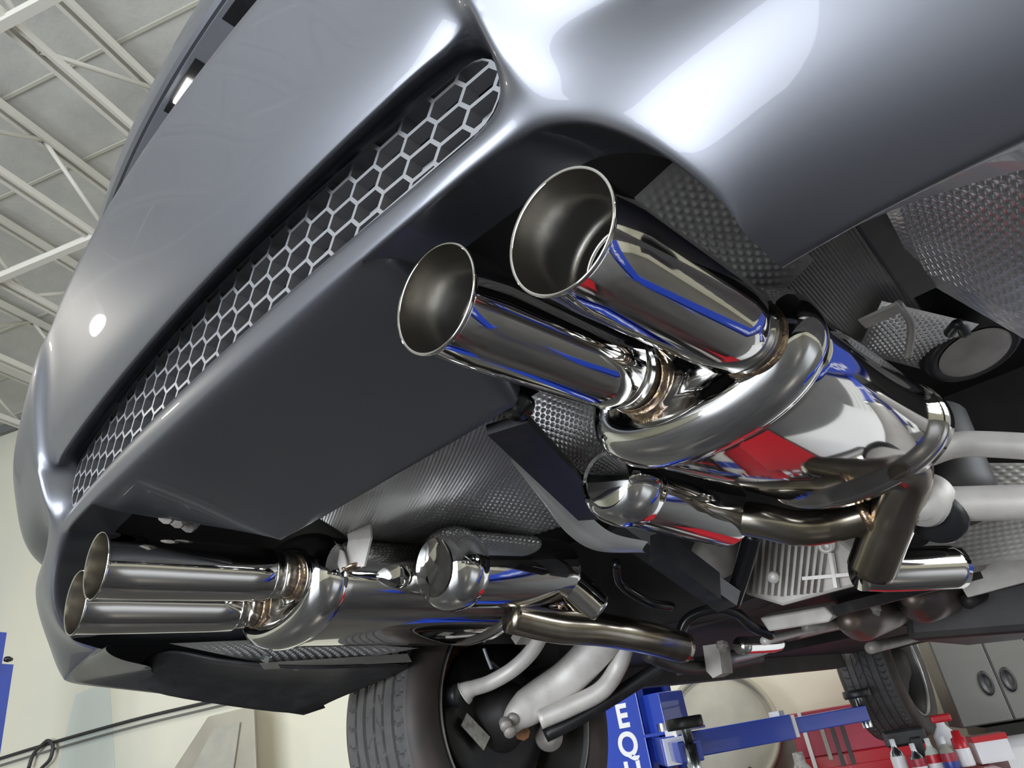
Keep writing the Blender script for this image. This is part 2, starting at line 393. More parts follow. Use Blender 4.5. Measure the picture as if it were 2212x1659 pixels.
for j in range(nc-1):
    if max(hc(j),hc(j+1)) <= 5:
        crease(idx[j,7], idx[j+1,7], .9); crease(idx[j,8], idx[j+1,8], .9); crease(idx[j,6], idx[j+1,6], .65); crease(idx[j,11], idx[j+1,11], .3)
    if max(hc(j),hc(j+1)) <= 8: crease(idx[j,2], idx[j+1,2], .65)
    if min(hc(j),hc(j+1)) >= 8: crease(idx[j,8], idx[j+1,8], .5); crease(idx[j,9], idx[j+1,9], .5)
    if (j,14) in idx and (j+1,14) in idx: crease(idx[j,14], idx[j+1,14], .8)
for s in (1,-1):
    for i in range(4,10): crease(idx[mid+s*6,i], idx[mid+s*6,i+1], (.0,.3,.5,.55,.55,.45,.3)[i-4])
bm.to_mesh(bumper.data); bm.free(); subsurf(bumper, 3)
bumper['label'] = 'silver grey bumper skin'

# ---- honeycomb grille
gx, z0g, z1g = .436, .096, .189
def gy(x): return -.029+.1*x*x
def outline():
    P = []; n = 10
    zr = .0475; zc = (z0g+z1g)/2
    def ztop(x): return z1g-.10*x*x
    def zbot(x): return z0g+.05*x*x
    for k in range(17): x = -gx+.03+(2*gx-.06)*k/16; P.append((x, zbot(x)))
    for k in range(1,n): t = -math.pi/2+math.pi*k/n; zt,zb = ztop(gx-.03),zbot(gx-.03); P.append((gx-.03+.03*math.cos(t), (zt+zb)/2+(zt-zb)/2*math.sin(t)))
    for k in range(17): x = gx-.03-(2*gx-.06)*k/16; P.append((x, ztop(x)))
    for k in range(1,n): t = math.pi/2+math.pi*k/n; zt,zb = ztop(gx-.03),zbot(gx-.03); P.append((-gx+.03+.03*math.cos(t), (zt+zb)/2+(zt-zb)/2*math.sin(t)))
    return P
def clip(poly, cl):
    out = poly
    for k in range(len(cl)):
        a, b = cl[k], cl[(k+1)%len(cl)]
        inp, out = out, []
        if not inp: break
        sd = lambda p: (b[0]-a[0])*(p[1]-a[1])-(b[1]-a[1])*(p[0]-a[0])
        for i in range(len(inp)):
            p, q = inp[i], inp[(i+1)%len(inp)]; sp, sq = sd(p), sd(q)
            if sp >= 0: out.append(p)
            if (sp >= 0) != (sq >= 0):
                t = sp/(sp-sq); out.append((p[0]+(q[0]-p[0])*t, p[1]+(q[1]-p[1])*t))
    res = []
    for p in out:
        if not res or math.hypot(p[0]-res[-1][0], p[1]-res[-1][1]) > 5e-4: res.append(p)
    if len(res) > 1 and math.hypot(res[0][0]-res[-1][0], res[0][1]-res[-1][1]) < 5e-4: res.pop()
    return res
def inset(poly, w):            # convex, counter-clockwise
    n = len(poly); out = []
    for i in range(n):
        p0, p1, p2 = poly[i-1], poly[i], poly[(i+1)%n]
        def line(a,b):
            dx,dy = b[0]-a[0], b[1]-a[1]; l = math.hypot(dx,dy); nx,ny = -dy/l, dx/l
            return (a[0]+nx*w, a[1]+ny*w, dx/l, dy/l)
        x1,y1,dx1,dy1 = line(p0,p1); x2,y2,dx2,dy2 = line(p1,p2); det = dx1*dy2-dy1*dx2
        if abs(det) < 1e-3: out.append((x2,y2)); continue
        t = ((x2-x1)*dy2-(y2-y1)*dx2)/det; out.append((x1+dx1*t, y1+dy1*t))
    return out
FM = []; OUT = outline(); px_, hz_ = .0640, .0232; sl = .0080
V, F = [], []
def area2(p): return sum(p[i][0]*p[(i+1)%len(p)][1]-p[(i+1)%len(p)][0]*p[i][1] for i in range(len(p)))/2
for ci in range(-15,16):
    for ri in range(-1,7):
        cx = ci*px_/2; cz = z0g+.012+ri*hz_+(hz_/2 if ci%2 else 0)
        hx = px_/2-sl*1.0; 
        hexa = [(cx-px_/4+sl*.0-sl/2-.0*hx, cz-hz_/2),(cx+px_/4+sl*.0-sl/2+sl-sl/2-.0, cz-hz_/2)]
        w1 = px_/4-sl/2+sl*0; w1 = px_/4-sl/2; w2 = px_/4+sl/2
        hexa = [(cx-w1,cz-hz_/2),(cx+w1,cz-hz_/2),(cx+w2,cz),(cx+w1,cz+hz_/2),(cx-w1,cz+hz_/2),(cx-w2,cz)]
        pl = clip(hexa, OUT)
        if len(pl) < 3 or area2(pl) < 8e-6: continue
        inn = inset(pl, .0018)
        ok = area2(inn) > 4e-6 and all(math.hypot(a[0]-b[0],a[1]-b[1]) < .012 for a,b in zip(pl,inn))
        n = len(pl)
        def add(poly, dy):
            b = len(V)
            for x,z in poly: V.append((x, gy(x)+dy, z))
            return b
        o0 = add(pl, 0)
        if not ok: F.append(tuple(o0+i for i in range(n))); FM.append(0); continue
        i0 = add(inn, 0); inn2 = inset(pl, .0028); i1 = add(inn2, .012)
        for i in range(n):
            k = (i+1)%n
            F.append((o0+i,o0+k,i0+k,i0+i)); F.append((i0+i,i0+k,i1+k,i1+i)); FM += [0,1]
g = fixn(obj('honeycomb_grille', V, F, 'grille', bumper, smooth=False, mats=['grille','grille_shade'], fm=FM)); g['label'] = 'grey plastic honeycomb mesh grille'
V, F = [], []
for k in range(21):
    x = -.44+.88*k/20; y = gy(x)
    for z, d in ((.095,.06),(.215,.06)): V.append((x,y+d,z))
for k in range(20): F.append((2*k,2*k+2,2*k+3,2*k+1))
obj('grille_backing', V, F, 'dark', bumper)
for z, d in ((.130,.034),(.152,.036),(.176,.036),(.192,.03)):
    b = obj('crash_bar_rib', *tube([Vector((x, gy(x)+d, z)) for x in np.linspace(-.42,.42,17)], .0045, 8), 'steel', bumper)

# ---- boot lid lower lip, plate lamp strip
def bl(x, y, z): return Vector((x, y+.2*x*x, z))
xs = np.linspace(-.55,.55,73)
prof = [(.06,.566),(.0,.571),(-.05,.5755),(-.058,.577),(-.0625,.582),(-.063,.59),(-.060,.64),(-.035,.73),(.05,.86)]
V, F = [], []
for x in xs:
    for y, z in prof: V.append(bl(x,y,z))
n = len(prof)
for i in range(len(xs)-1):
    for k in range(n-1): F.append((i*n+k, (i+1)*n+k, (i+1)*n+k+1, i*n+k+1))
lid = fixn(obj('boot_lid', V, F, 'paint', car)); autosmooth(lid, 28)
def uz(y): return .5755-(y+.05)*.09
def stripbox(name, x0, x1, m, d=.004, y0=-.006, y1=.05, par=None, n=8):
    V, F = [], []
    for k in range(n+1):
        x = x0+(x1-x0)*k/n
        for y, dz in ((y0,.004),(y0,-d),(y1,-d),(y1,.004)): V.append(bl(x,y,uz(y)+dz))
    for k in range(n):
        for i in range(3): F.append((4*k+i,4*k+4+i,4*k+5+i,4*k+1+i))
    F += [(0,1,2,3),(4*n,4*n+1,4*n+2,4*n+3)]
    return autosmooth(fixn(obj(name, V, F, m, par or lid)),40)
gs = stripbox('grip_strip', -.44, .44, 'strip', .002, -.054, .0, n=24); gs['label'] = 'body coloured trim strip under the boot lid, reflected light painted in'
stripbox('lamp_recess', -.112, -.008, 'black', .0035, -.048, -.012)
stripbox('handle_recess', .065, .26, 'black', .0035, -.048, -.004)
lm = stripbox('plate_lamp', -.088, -.042, 'lamp', .007, -.044, -.018); lm['label'] = 'glowing number plate lamp'
pl_ = obj('rear_panel', *sheet((-.6,.11,.35),(.6,.11,.35),(.6,.11,.62),(-.6,.11,.62),8,4,bend=lambda u,v:(0,.0,0)), 'paint', car)
# body above the bumper corners (wings, tail)
for s in (1,-1):
    V,F=[],[]
    rows=[(.56,.06),(.70,.09),(.80,.13),(.86,.20),(.895,.32),(.905,.55),(.908,.9)]
    zz=[.36,.42,.50,.58,.64,.70]
    for x,y in rows:
        for i,z in enumerate(zz): V.append((s*(x-.012*i*(.3+i*.22)), y+.006*i*i, z))
    n=len(zz)
    for i in range(len(rows)-1):
        for k in range(n-1): F.append((i*n+k,(i+1)*n+k,(i+1)*n+k+1,i*n+k+1))
    subsurf(fixn(obj('rear_wing', V, F, 'paint', car)),1)

# ---- tail pipes and silencers
def tailpipe(par, c, y1, r0=.0415, r1=.0385, y_collar=.05):
    c = Vector(c); Y = Vector((0,1,0)); L = y1-c.y
    t = empty('tail_pipe', (0,0,0), par)
    prof = [(r0-.0012,.0),(r0+.0004,-.0008),(r0+.0010,.0006),(r0+.0004,.003)]+[(r0+(r1-r0)*k/6, .004+(L-.008)*k/6) for k in range(7)]+[(r1-.002,L),(r1-.008,L+.001)]
    a = fixn(obj('outer_sleeve', *lathe(c, Y, prof, 72), 'chrome', par)); bpy.data.objects.remove(t)
    inn = [(r0-.0012,.0),(r0-.0020,.004),(.0388,.035),(.0368,.064),(.0360,.084),(.0318,.090),(.0305,.091)]
    i = obj('inner_sleeve', *lathe(c, Y, inn, 72), 'brushed', a)
    obj('sleeve_rim', *lathe(c, Y, [(.0312,.092),(.0312,.066),(.0305,.0635),(.0292,.0635),(.0285,.066),(.0285,.20)], 64), 'cap', a)
    return a
def stadium(cx, cz, a, b, tilt, n=64, p=2.2):
    out = []
    for k in range(n):
        t = 2*math.pi*k/n; ct, st = math.cos(t), math.sin(t)
        x = a*math.copysign(abs(ct)**(2/p), ct); z = b*math.copysign(abs(st)**(2/p), st)
        out.append((cx+x*math.cos(tilt)-z*math.sin(tilt), cz+x*math.sin(tilt)+z*math.cos(tilt)))
    return out
def silencer(s, cx, cz, a, b, tilt, tips, y0=.262, y1=.615):
    m = None
    # cap rings: (y, inset)
    rings = [(y0+.004,.052),(y0+.006,.046),(y0,.036),(y0-.003,.028),(y0+.001,.016),(y0+.010,.006),(y0+.022,.0005),(y0+.034,-.001),(y0+.044,.001),(y0+.050,.0045)]
    def loft(rs, n=96):
        V,F=[],[]
        for y,d in rs:
            for x,z in stadium(cx,cz,a-d,b-d,tilt,n): V.append((x,y,z))
        for i in range(len(rs)-1):
            for k in range(n): F.append((i*n+k,i*n+(k+1)%n,(i+1)*n+(k+1)%n,(i+1)*n+k))
        return V,F,n
    V,F,n = loft([(y0+.050,.0045),(y0+.056,.004),(y0+.06,.004),(y1-.006,.004),(y1,.006)]); F.append(tuple(4*n+k for k in range(n)))
    body = obj('silencer', V, F, 'chrome', car); fixn(body); autosmooth(body,50)
    V,F,n = loft(rings); F.append(tuple(range(n))[::-1])
    capo = obj('end_cap', V, F, 'cap', body); fixn(capo); autosmooth(capo,60); capo['label'] = 'mirror polished rounded end cap'
    V,F,n = loft([(y1-.03,.004),(y1-.026,.0),(y1-.002,.0),(y1,.003)]); obj('rear_band', V, F, 'chrome', body)
    return body
Y_ = Vector((0,1,0))
def collar(par, c, y1, ycap, r=.031):
    c = Vector(c)
    o = Vector((c.x, y1-.012, c.z))
    obj('collar', *lathe(o, Y_, [(r,0),(r,.014),(r+.0025,.015),(r+.0025,.03),(r,.031),(r,ycap-y1+.02)], 48), 'brushed', par)
    V,F=[],[]
    w = Vector((c.x, ycap+.001, c.z))
    obj('weld_bead', *lathe(w, Y_, [(r+.0002,-.006),(r+.0026,-.005),(r+.0036,-.002),(r+.0034,.002),(r+.0015,.006)], 60), 'weld', par)
sR = silencer(1, .380, -.007, .119, .066, .05, None, y0=.242, y1=.65)
tR2 = tailpipe(sR, (.447,.000,-.006), .216); tR1 = tailpipe(sR, (.334,-.004,.010), .206)
collar(tR2, (.447,0,-.006), .216, .242); collar(tR1, (.334,0,.010), .206, .242)
sL = silencer(-1, -.382, -.008, .130, .080, .06, None, y0=.266, y1=.70)
tL1 = tailpipe(sL, (-.336,.0,.004), .230); tL2 = tailpipe(sL, (-.440,.012,-.016), .230)
collar(tL1, (-.336,0,.004), .230, .268); collar(tL2, (-.440,0,-.016), .230, .268)
for t, l in ((tR2,'polished tail pipe tip, right outer'),(tR1,'polished tail pipe tip, right inner'),(tL1,'polished tail pipe tip, left inner'),(tL2,'polished tail pipe tip, left outer')): t['label'] = l
# clamp bolts between the right tips
for px,py,y in ((1408,783,.235),(1483,812,.258),(1375,768,.222)):
    p = U(px,py,Y=y); d,a,b = frame(Vector((.2,-.1,-1)))
    V,F = lathe(p+Vector((0,0,.006)), Vector((.3,-.35,-.9)), [(0,.0075),(.0035,.0075),(.0040,.006),(.0072,.006),(.0072,-.002),(.0088,-.002),(.0088,-.005),(.0,-.005)], 6)
    fixn(obj('clamp_bolt', V, F, 'zinc', sR, smooth=False))
for px,py,y in ((575,1420,.30),):
    p = U(px,py,Y=y); fixn(obj('clamp_bolt', *lathe(p, Vector((-.3,-.35,-.9)), [(0,.0075),(.0072,.006),(.0072,-.002),(.0088,-.004),(0,-.005)], 6), 'zinc', sL, smooth=False))
# resonator cans
def can(par, c, e, r, dish, lab):
    c, e = Vector(c), Vector(e); d = (e-c); L = d.length
    prof = [(0,.010 if dish else -.001),(r*.45,.008 if dish else -.001),(r*.62,.001),(r*.68,-.002),(r*.78,.001),(r*.90,.010),(r*.98,.022),(r*1.0,.034),(r*.985,.048),(r*.93,.056),(r*.93,.06),(r*.93,L-.01),(r*.9,L),(r*.5,L+.006),(0,L+.006)]
    o = fixn(obj('resonator_can', *lathe(c, d, prof, 64), 'cap', par)); o['label'] = lab; autosmooth(o,50); return o
can(sR, U(1310,1038,Y=.385), U(1562,1112,Y=.66), .050, False, 'polished round can with flat face')
can(sL, U(940,1226,Y=.44), U(1200,1236,Y=.72), .066, True, 'polished round can with dished face')

# ---- pipes behind the silencers
def pipe(name, pts, r, m, par=car, seg=24, n=8, closed=True):
    return obj(name, *tube(crv(pts, n), r, seg, closed), m, par)
pipe('link_pipe', [U(1560,1112,Y=.64),U(1640,1124,Y=.66),U(1720,1140,Y=.69),U(1790,1134,Y=.72),U(1885,1108,Y=.74)], .0245, 'heat')
pipe('inlet_pipe', [Vector((.42,.62,-.035)),Vector((.42,.675,-.045)),U(1938,1085,Y=.725),U(1910,1155,Y=.755),U(1882,1228,Y=.785)], .0315, 'heat')
pipe('front_pipe', [U(1858,1228,Y=.80),U(1930,1230,Y=.84),U(2066,1224,Y=.92)], .031, 'chrome')
w = U(1872,1114,Y=.735); obj('weld_bead', *lathe(w, Vector((1,.2,.1)), [(.024,-.006),(.0285,-.003),(.029,.002),(.024,.006)], 40), 'weld', car)
pipe('link_pipe', [U(1195,1245,Y=.70),U(1235,1270,Y=.73),U(1288,1318,Y=.77)], .034, 'chrome')
pipe('front_pipe', [U(1100,1330,Y=.62),U(1200,1352,Y=.70),U(1300,1360,Y=.78),U(1400,1378,Y=.88),U(1475,1398,Y=.98)], .029, 'heat')
w = U(1235,1322,Y=.745); obj('weld_bead', *lathe(w, Vector((.6,-.1,-.35)), [(.030,-.004),(.036,-.001),(.036,.002),(.030,.005)], 40), 'weld', car)
# hanger bracket on the left silencer
for nm, qd, ys in (('hanger_bracket',((745,1115),(797,1108),(801,1162),(752,1168)),(.335,.335,.316,.316)),('hanger_bracket',((752,1168),(801,1162),(786,1224),(742,1224)),(.316,.316,.318,.318))):
    fixn(obj(nm, *plate([U(x,y,Y=yy) for (x,y),yy in zip(qd,ys)], Vector((.2,1,.1)), .003), 'cast', sL, smooth=False))
obj('weld_bead', *lathe(U(764,1226,Y=.320), Vector((.2,.1,-1)), [(0,-.003),(.012,-.003),(.015,0),(.010,.003),(0,.004)], 24), 'weld', sL)

# ---- underbody panels and heat shields
obj('boot_floor', *sheet((-.86,.075,.135),(.86,.075,.135),(.86,1.15,.17),(-.86,1.15,.17),4,4), 'under', car)
obj('rear_bulkhead', *sheet((-.80,.085,.13),(.80,.085,.13),(.80,.10,.40),(-.80,.10,.40),4,2), 'dark', car)
def shield(name, q, pitch, h, m='shield', n=(90,60), par=car, fn=None, bend=None, lab=None, keep=None):
    o = obj(name, *sheet(*q, n[0], n[1], disp=fn or dimples(pitch,h,em), bend=bend, keep=keep), m, par)
    if lab: o['label'] = lab
    return o
def em(u,v): return min(1, 6*min(u,1-u,v,1-v)+.0)
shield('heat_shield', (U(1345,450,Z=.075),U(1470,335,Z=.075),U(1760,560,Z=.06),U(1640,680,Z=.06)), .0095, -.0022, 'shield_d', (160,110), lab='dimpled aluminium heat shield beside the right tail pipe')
shield('heat_shield', (U(1905,440,Z=-.03),U(2330,215,Z=-.03),U(2330,800,Y=.44),U(1985,600,Y=.39)), .0098, -.0026, 'shield', (220,190), fn=dimples(.0102,-.0036,lambda u,v: 1.0 if min(u*1.6,v*1.4,1-v)>.13 else .15),
       bend=lambda u,v:(0,0,.012*math.sin(math.pi*v)), lab='large dimpled aluminium heat shield at the right')
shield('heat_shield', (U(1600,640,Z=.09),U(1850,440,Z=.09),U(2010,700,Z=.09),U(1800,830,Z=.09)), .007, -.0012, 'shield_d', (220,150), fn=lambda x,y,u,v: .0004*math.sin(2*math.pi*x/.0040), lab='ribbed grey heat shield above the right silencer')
shield('heat_shield', (U(1850,760,Z=.075),U(1905,650,Z=.075),U(2115,700,Z=.075),U(2000,800,Z=.075)), .009, -.0018, 'shield', (120,90), lab='small dimpled heat shield patch')
def mixd(x,y,u,v): return .0016*math.sin(2*math.pi*(x+y*.75)/.0105)*(1-min(1,max(0,(v-.35)*5))) + dimples(.0125,.0022)(x,y,u,v)*min(1,max(0,(v-.35)*5))
shield('heat_shield', (U(690,1120,Z=.03),U(1110,870,Z=.03),U(1300,1110,Z=.055),U(830,1260,Z=.055)), .01, .001, 'shield', (260,170), fn=mixd, bend=lambda u,v:(0,0,.018*math.sin(math.pi*v)), lab='ribbed aluminium shield behind the centre diffuser')
shield('heat_shield', (U(1085,895,Y=.215),U(1240,800,Y=.30),U(1330,980,Y=.42),U(1230,1060,Y=.46)), .0095, -.002, 'shield', (120,100), lab='dimpled shield behind the right inner tail pipe')
obj('black_strap', *beam(U(1095,915,Y=.21), U(1290,1115,Y=.50), .046, .012), 'black', car, smooth=False)
# curved pale crossmember edge
up = [(1120,985,.36),(1180,1040,.41),(1255,1098,.47),(1320,1150,.52),(1400,1170,.57)]; lo_ = [(1112,998,.36),(1168,1078,.42),(1225,1152,.48),(1290,1190,.53),(1395,1194,.58)]
A = crv([U(x,y,Y=d) for x,y,d in up],6); B = crv([U(x,y,Y=d+.01) for x,y,d in lo_],6)
V,F=[],[]
for a,b in zip(A,B):
    for k in range(5): V.append(a.lerp(b,k/4)+Vector((0,-.012,-.004))*math.sin(math.pi*k/4))
for i in range(len(A)-1):
    for k in range(4): F.append((i*5+k,i*5+5+k,i*5+6+k,i*5+1+k))
fixn(obj('shield_edge', V, F, 'shield', car))
# bolt on the diffuser corner
fixn(obj('diffuser_clip', *lathe(U(1118,880,Y=.20), Vector((.2,-.4,-1)), [(0,.008),(.006,.008),(.008,.004),(.016,.003),(.018,-.003),(0,-.004)], 24), 'gloss', car))
# black bracket, hanger and mount on the right
fixn(bevel(obj('black_bracket', *hull8([U(1838,478,Z=.03),U(1905,440,Z=.03),U(2035,615,Z=.03),U(1960,650,Z=.03)],[U(1850,470,Z=.085),U(1915,430,Z=.085),U(2030,600,Z=.085),U(1960,640,Z=.085)]), 'black', car, smooth=False),.003))
obj('hanger_bracket', *beam(U(1862,700,Z=.04), U(1945,662,Z=.04), .022, .003), 'castd', car, smooth=False)
pipe('hanger_rod', [U(1940,655,Z=.045),U(1968,700,Z=.04),U(1962,770,Z=.02)], .004, 'castd', seg=10)
c = U(2105,775,Z=.06); d = Vector((.15,-.25,-1)); c2_ = c
fixn(obj('rubber_mount', *lathe(c+Vector((0,0,.03)), d, [(.07,-.06),(.062,-.02),(.055,.0),(.060,.012),(.055,.024),(.048,.028),(.044,.026),(0,.026)], 40), 'black', car))
obj('mount_disc', *lathe(c+Vector((0,0,.03)), d, [(0,.030),(.036,.030),(.042,.027)], 40), 'castd', car)
# right suspension links
def link(name, pts, r, m='cast', par=car, sx=1.0, seg=20):
    return obj(name, *tube(crv(pts,8), r, seg, True, sx), m, par)
link('control_arm', [U(1990,985,Y=.70),U(2060,962,Y=.73),U(2140,960,Y=.75),U(2330,972,Y=.78)], .0165)
link('control_arm', [U(1998,1085,Y=.76),U(2060,1088,Y=.78),U(2160,1086,Y=.80),U(2340,1082,Y=.83)], .0225)
c = U(1996,1086,Y=.74)
fixn(obj('bush', *lathe(c, Vector((-.15,-.75,-.35)), [(0,.026),(.008,.026),(.010,.022),(.016,.022),(.017,.018),(.026,.017),(.027,.010),(.030,.008),(.030,-.03)], 32), 'cast', car))
fixn(obj('bush', *lathe(c+Vector((.0,.03,-.018)), Vector((-.15,-.6,-.45)), [(0,.012),(.030,.012),(.036,.004),(.036,-.03)], 32), 'black', car))
fixn(obj('trailing_mount', *lathe(U(2040,1040,Y=.86), Vector((0,-.3,-1)), [(0,.05),(.05,.05),(.06,.02),(.06,-.1)], 24), 'under', car))
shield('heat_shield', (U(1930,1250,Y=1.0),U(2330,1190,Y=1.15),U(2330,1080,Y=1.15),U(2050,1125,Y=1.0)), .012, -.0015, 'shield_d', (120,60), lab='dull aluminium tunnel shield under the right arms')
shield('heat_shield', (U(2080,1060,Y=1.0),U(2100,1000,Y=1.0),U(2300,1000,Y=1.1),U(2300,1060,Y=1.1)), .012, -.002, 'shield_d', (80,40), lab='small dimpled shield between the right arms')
# final drive housing with cooling ribs
A = [U(x,y,Y=1.02) for x,y in ((1600,1160),(1700,1140),(1800,1150),(1850,1195),(1858,1265),(1800,1280),(1690,1310),(1610,1285),(1585,1215))]
fd = fixn(bevel(obj('final_drive', *plate(A, Vector((-.1,1,.25)), .18), 'castd', car, smooth=False), .006))
for k in range(13):
    x = 1606+k*14; y0, y1 = 1162+max(0,k-8)*6-8*math.sin(k/4), 1288-abs(k-6)*1.5
    obj('cooling_rib', *beam(U(x+8,y0,Y=1.012), U(x-4,y1,Y=1.012), .004, .012, Vector((0,1,0))), 'castd', fd, smooth=False)
obj('rib', *beam(U(1795,1195,Y=1.008), U(1808,1270,Y=1.008), .006, .012, Vector((0,1,0))), 'cast', fd, smooth=False)
obj('rib', *beam(U(1735,1250,Y=1.008), U(1850,1240,Y=1.008), .006, .010, Vector((0,1,0))), 'cast', fd, smooth=False)
fixn(obj('drain_plug', *lathe(U(1672,1246,Y=1.01), Vector((.2,-1,-.3)), [(0,.012),(.009,.012),(.011,.008),(.011,-.01)], 20), 'cast', fd))
fixn(obj('mount_lug', *lathe(U(1785,1178,Y=1.01), Vector((.2,-1,-.3)), [(0,.004),(.006,.004),(.006,.012),(.013,.012),(.015,-.02)], 20), 'cast', fd))
fixn(obj('side_cover', *lathe(U(1545,1200,Y=1.05), Vector((.3,-1,-.3)), [(0,.03),(.03,.03),(.045,.02),(.05,-.05)], 20), 'castd', fd))
# subframe, struts, anti-roll bar
obj('subframe_member', *beam(U(1330,1130,Y=.74), U(1575,1300,Y=.93), .052, .03), 'black', car, smooth=False)
obj('subframe_member', *beam(U(1420,1180,Y=.72), U(1540,1270,Y=.86), .03, .05), 'black', car, smooth=False)
pipe('strut', [U(1628,1150,Y=.90),U(1605,1230,Y=.93),U(1580,1305,Y=.95)], .0155, 'gloss')
pipe('anti_roll_bar', [U(1482,1410,Y=1.06),U(1470,1375,Y=1.06),U(1488,1335,Y=1.07),U(1545,1315,Y=1.10),U(1592,1325,Y=1.14),U(1622,1352,Y=1.18),U(1665,1372,Y=1.24)], .0105, 'gloss')
bevel(obj('gearbox_bracket', *plate([U(x,y,Y=1.2) for x,y in ((1640,1335),(1780,1310),(1800,1330),(1790,1345),(1660,1365))], Vector((0,1,.2)), .06), 'castd', car, smooth=False),.004)
# floor pan, sills, centre tunnel
obj('floor_pan', *sheet((-.82,1.15,-.095),(.86,1.15,-.055),(.86,4.15,-.055),(-.82,4.15,-.095),10,20,disp=lambda x,y,u,v: .012*math.sin(x*18)), 'under', car)
obj('floor_front_wall', *sheet((-.80,1.28,-.10),(.80,1.28,-.06),(.80,1.15,.17),(-.80,1.15,.17),4,3), 'under', car)
obj('sill', *beam((-.835,1.36,-.105),(-.835,3.45,-.105), .06, .10), 'under', car, smooth=False)
obj('side_skirt', *beam((-.875,1.38,-.02),(-.875,3.45,-.02), .05, .22), 'paint', car, smooth=False)
obj('body_side', *sheet((-.905,.60,.30),(-.905,3.5,.30),(-.85,3.5,.75),(-.85,.60,.75),2,2), 'paint', car)
obj('sill', *beam((.855,1.36,-.105),(.855,3.45,-.105), .06, .10), 'under', car, smooth=False)
V,F=[],[]
for k in range(13):                                        # left rear wheel arch
    t = math.pi*k/12; 
    for x in (-.60,-.90): V.append((x, 1.063-.42*math.cos(t)*1.0, -.06+.40*math.sin(t)))
for k in range(12): F.append((2*k,2*k+1,2*k+3,2*k+2))
obj('wheel_arch', V, F, 'liner', car)
obj('inner_arch', *sheet((-.61,.62,-.05),(-.61,1.5,-.05),(-.61,1.5,.16),(-.61,.62,.16),3,2), 'under', car)
# catalysts and long pipes in the tunnel
for (x0,y0,ya),(x1,y1,yb),r in (((1850,1335,1.55),(1945,1300,1.95),.055),((1985,1290,1.7),(2085,1262,2.2),.062)):
    p,q = U(x0,y0,Y=ya),U(x1,y1,Y=yb); L=(q-p).length
    fixn(obj('catalyst', *lathe(p, q-p, [(0,-.08),(.02,-.08),(.026,-.05),(r*.9,0),(r,.02),(r,L*.45),(r*.93,L*.48),(r,L*.52),(r,L-.02),(r*.8,L+.02),(.03,L+.08),(.025,L+.3)], 32), 'cat', car))
pipe('tunnel_pipe', [U(1560,1425,Y=1.4),U(1700,1395,Y=1.8),U(1860,1360,Y=2.5),U(2060,1320,Y=3.6)], .014, 'steel')
pipe('tunnel_pipe', [U(1600,1395,Y=1.35),U(1660,1392,Y=1.5),U(1680,1388,Y=1.55)], .02, 'cap')
pipe('tunnel_pipe', [U(1650,1385,Y=1.3),U(1760,1358,Y=1.6),U(1960,1318,Y=2.3)], .009, 'cast')
pipe('tunnel_pipe', [U(1740,1355,Y=1.35),U(1900,1330,Y=1.8),U(2212,1265,Y=3.2)], .010, 'castd')
obj('tunnel_brace', *beam(U(1820,1315,Y=1.2), U(2260,1205,Y=1.9), .045, .02), 'black', car, smooth=False)
obj('tunnel_brace', *beam(U(1480,1440,Y=1.3), U(1990,1335,Y=2.9), .06, .03), 'under', car, smooth=False)
fixn(bevel(obj('gearbox', *hull8([U(x,y,Y=1.9) for x,y in ((1950,1310),(2260,1230),(2300,1360),(1960,1385))],[U(x,y,Y=3.3) for x,y in ((2050,1330),(2250,1290),(2260,1375),(2080,1395))]), 'under', car, smooth=False),.02))
obj('jack_block', *plate([U(x,y,Y=1.30) for x,y in ((1518,1395),(1552,1390),(1560,1455),(1540,1465),(1526,1450))], Vector((0,1,0)), .05), 'steel', car, smooth=False).data.materials[0] = M['castd']
for k,(pts,r_,m_) in enumerate(((((1700,1375,1.5),(1850,1345,2.0),(2000,1332,2.6)),.012,'cat'),(((1880,1400,2.0),(1990,1372,2.6),(2120,1330,3.2)),.016,'castd'),(((2010,1235,1.3),(2110,1215,1.6),(2240,1190,1.9)),.02,'castd'),
   (((2090,1300,1.8),(2150,1270,2.0),(2240,1250,2.2)),.018,'under'),(((1400,1415,1.05),(1470,1440,1.2),(1540,1440,1.4),(1640,1420,1.7)),.015,'under'),(((1330,1215,.80),(1340,1260,.86),(1400,1300,.92),(1450,1310,1.0)),.009,'gloss'))):
    pipe('brake_line' if r_<.013 else 'hose', [U(x,y,Y=d) for x,y,d in pts], r_, m_, seg=12)
for px,py,yy in ((2020,1300,1.7),(1890,1318,1.55),(1760,1350,1.5),(2110,1330,2.2),(1560,1395,1.3),(1480,1435,1.25)):
    fixn(obj('underbody_bolt', *lathe(U(px,py,Y=yy), Vector((.1,-.5,-1)), [(0,.012),(.009,.012),(.010,.004),(.014,.003),(.014,-.006)], 6), 'castd', car, smooth=False))
obj('tunnel_plate', *plate([U(x,y,Y=1.6) for x,y in ((2060,1240),(2230,1195),(2240,1250),(2090,1290))], Vector((0,1,0)), .02), 'castd', car, smooth=False)
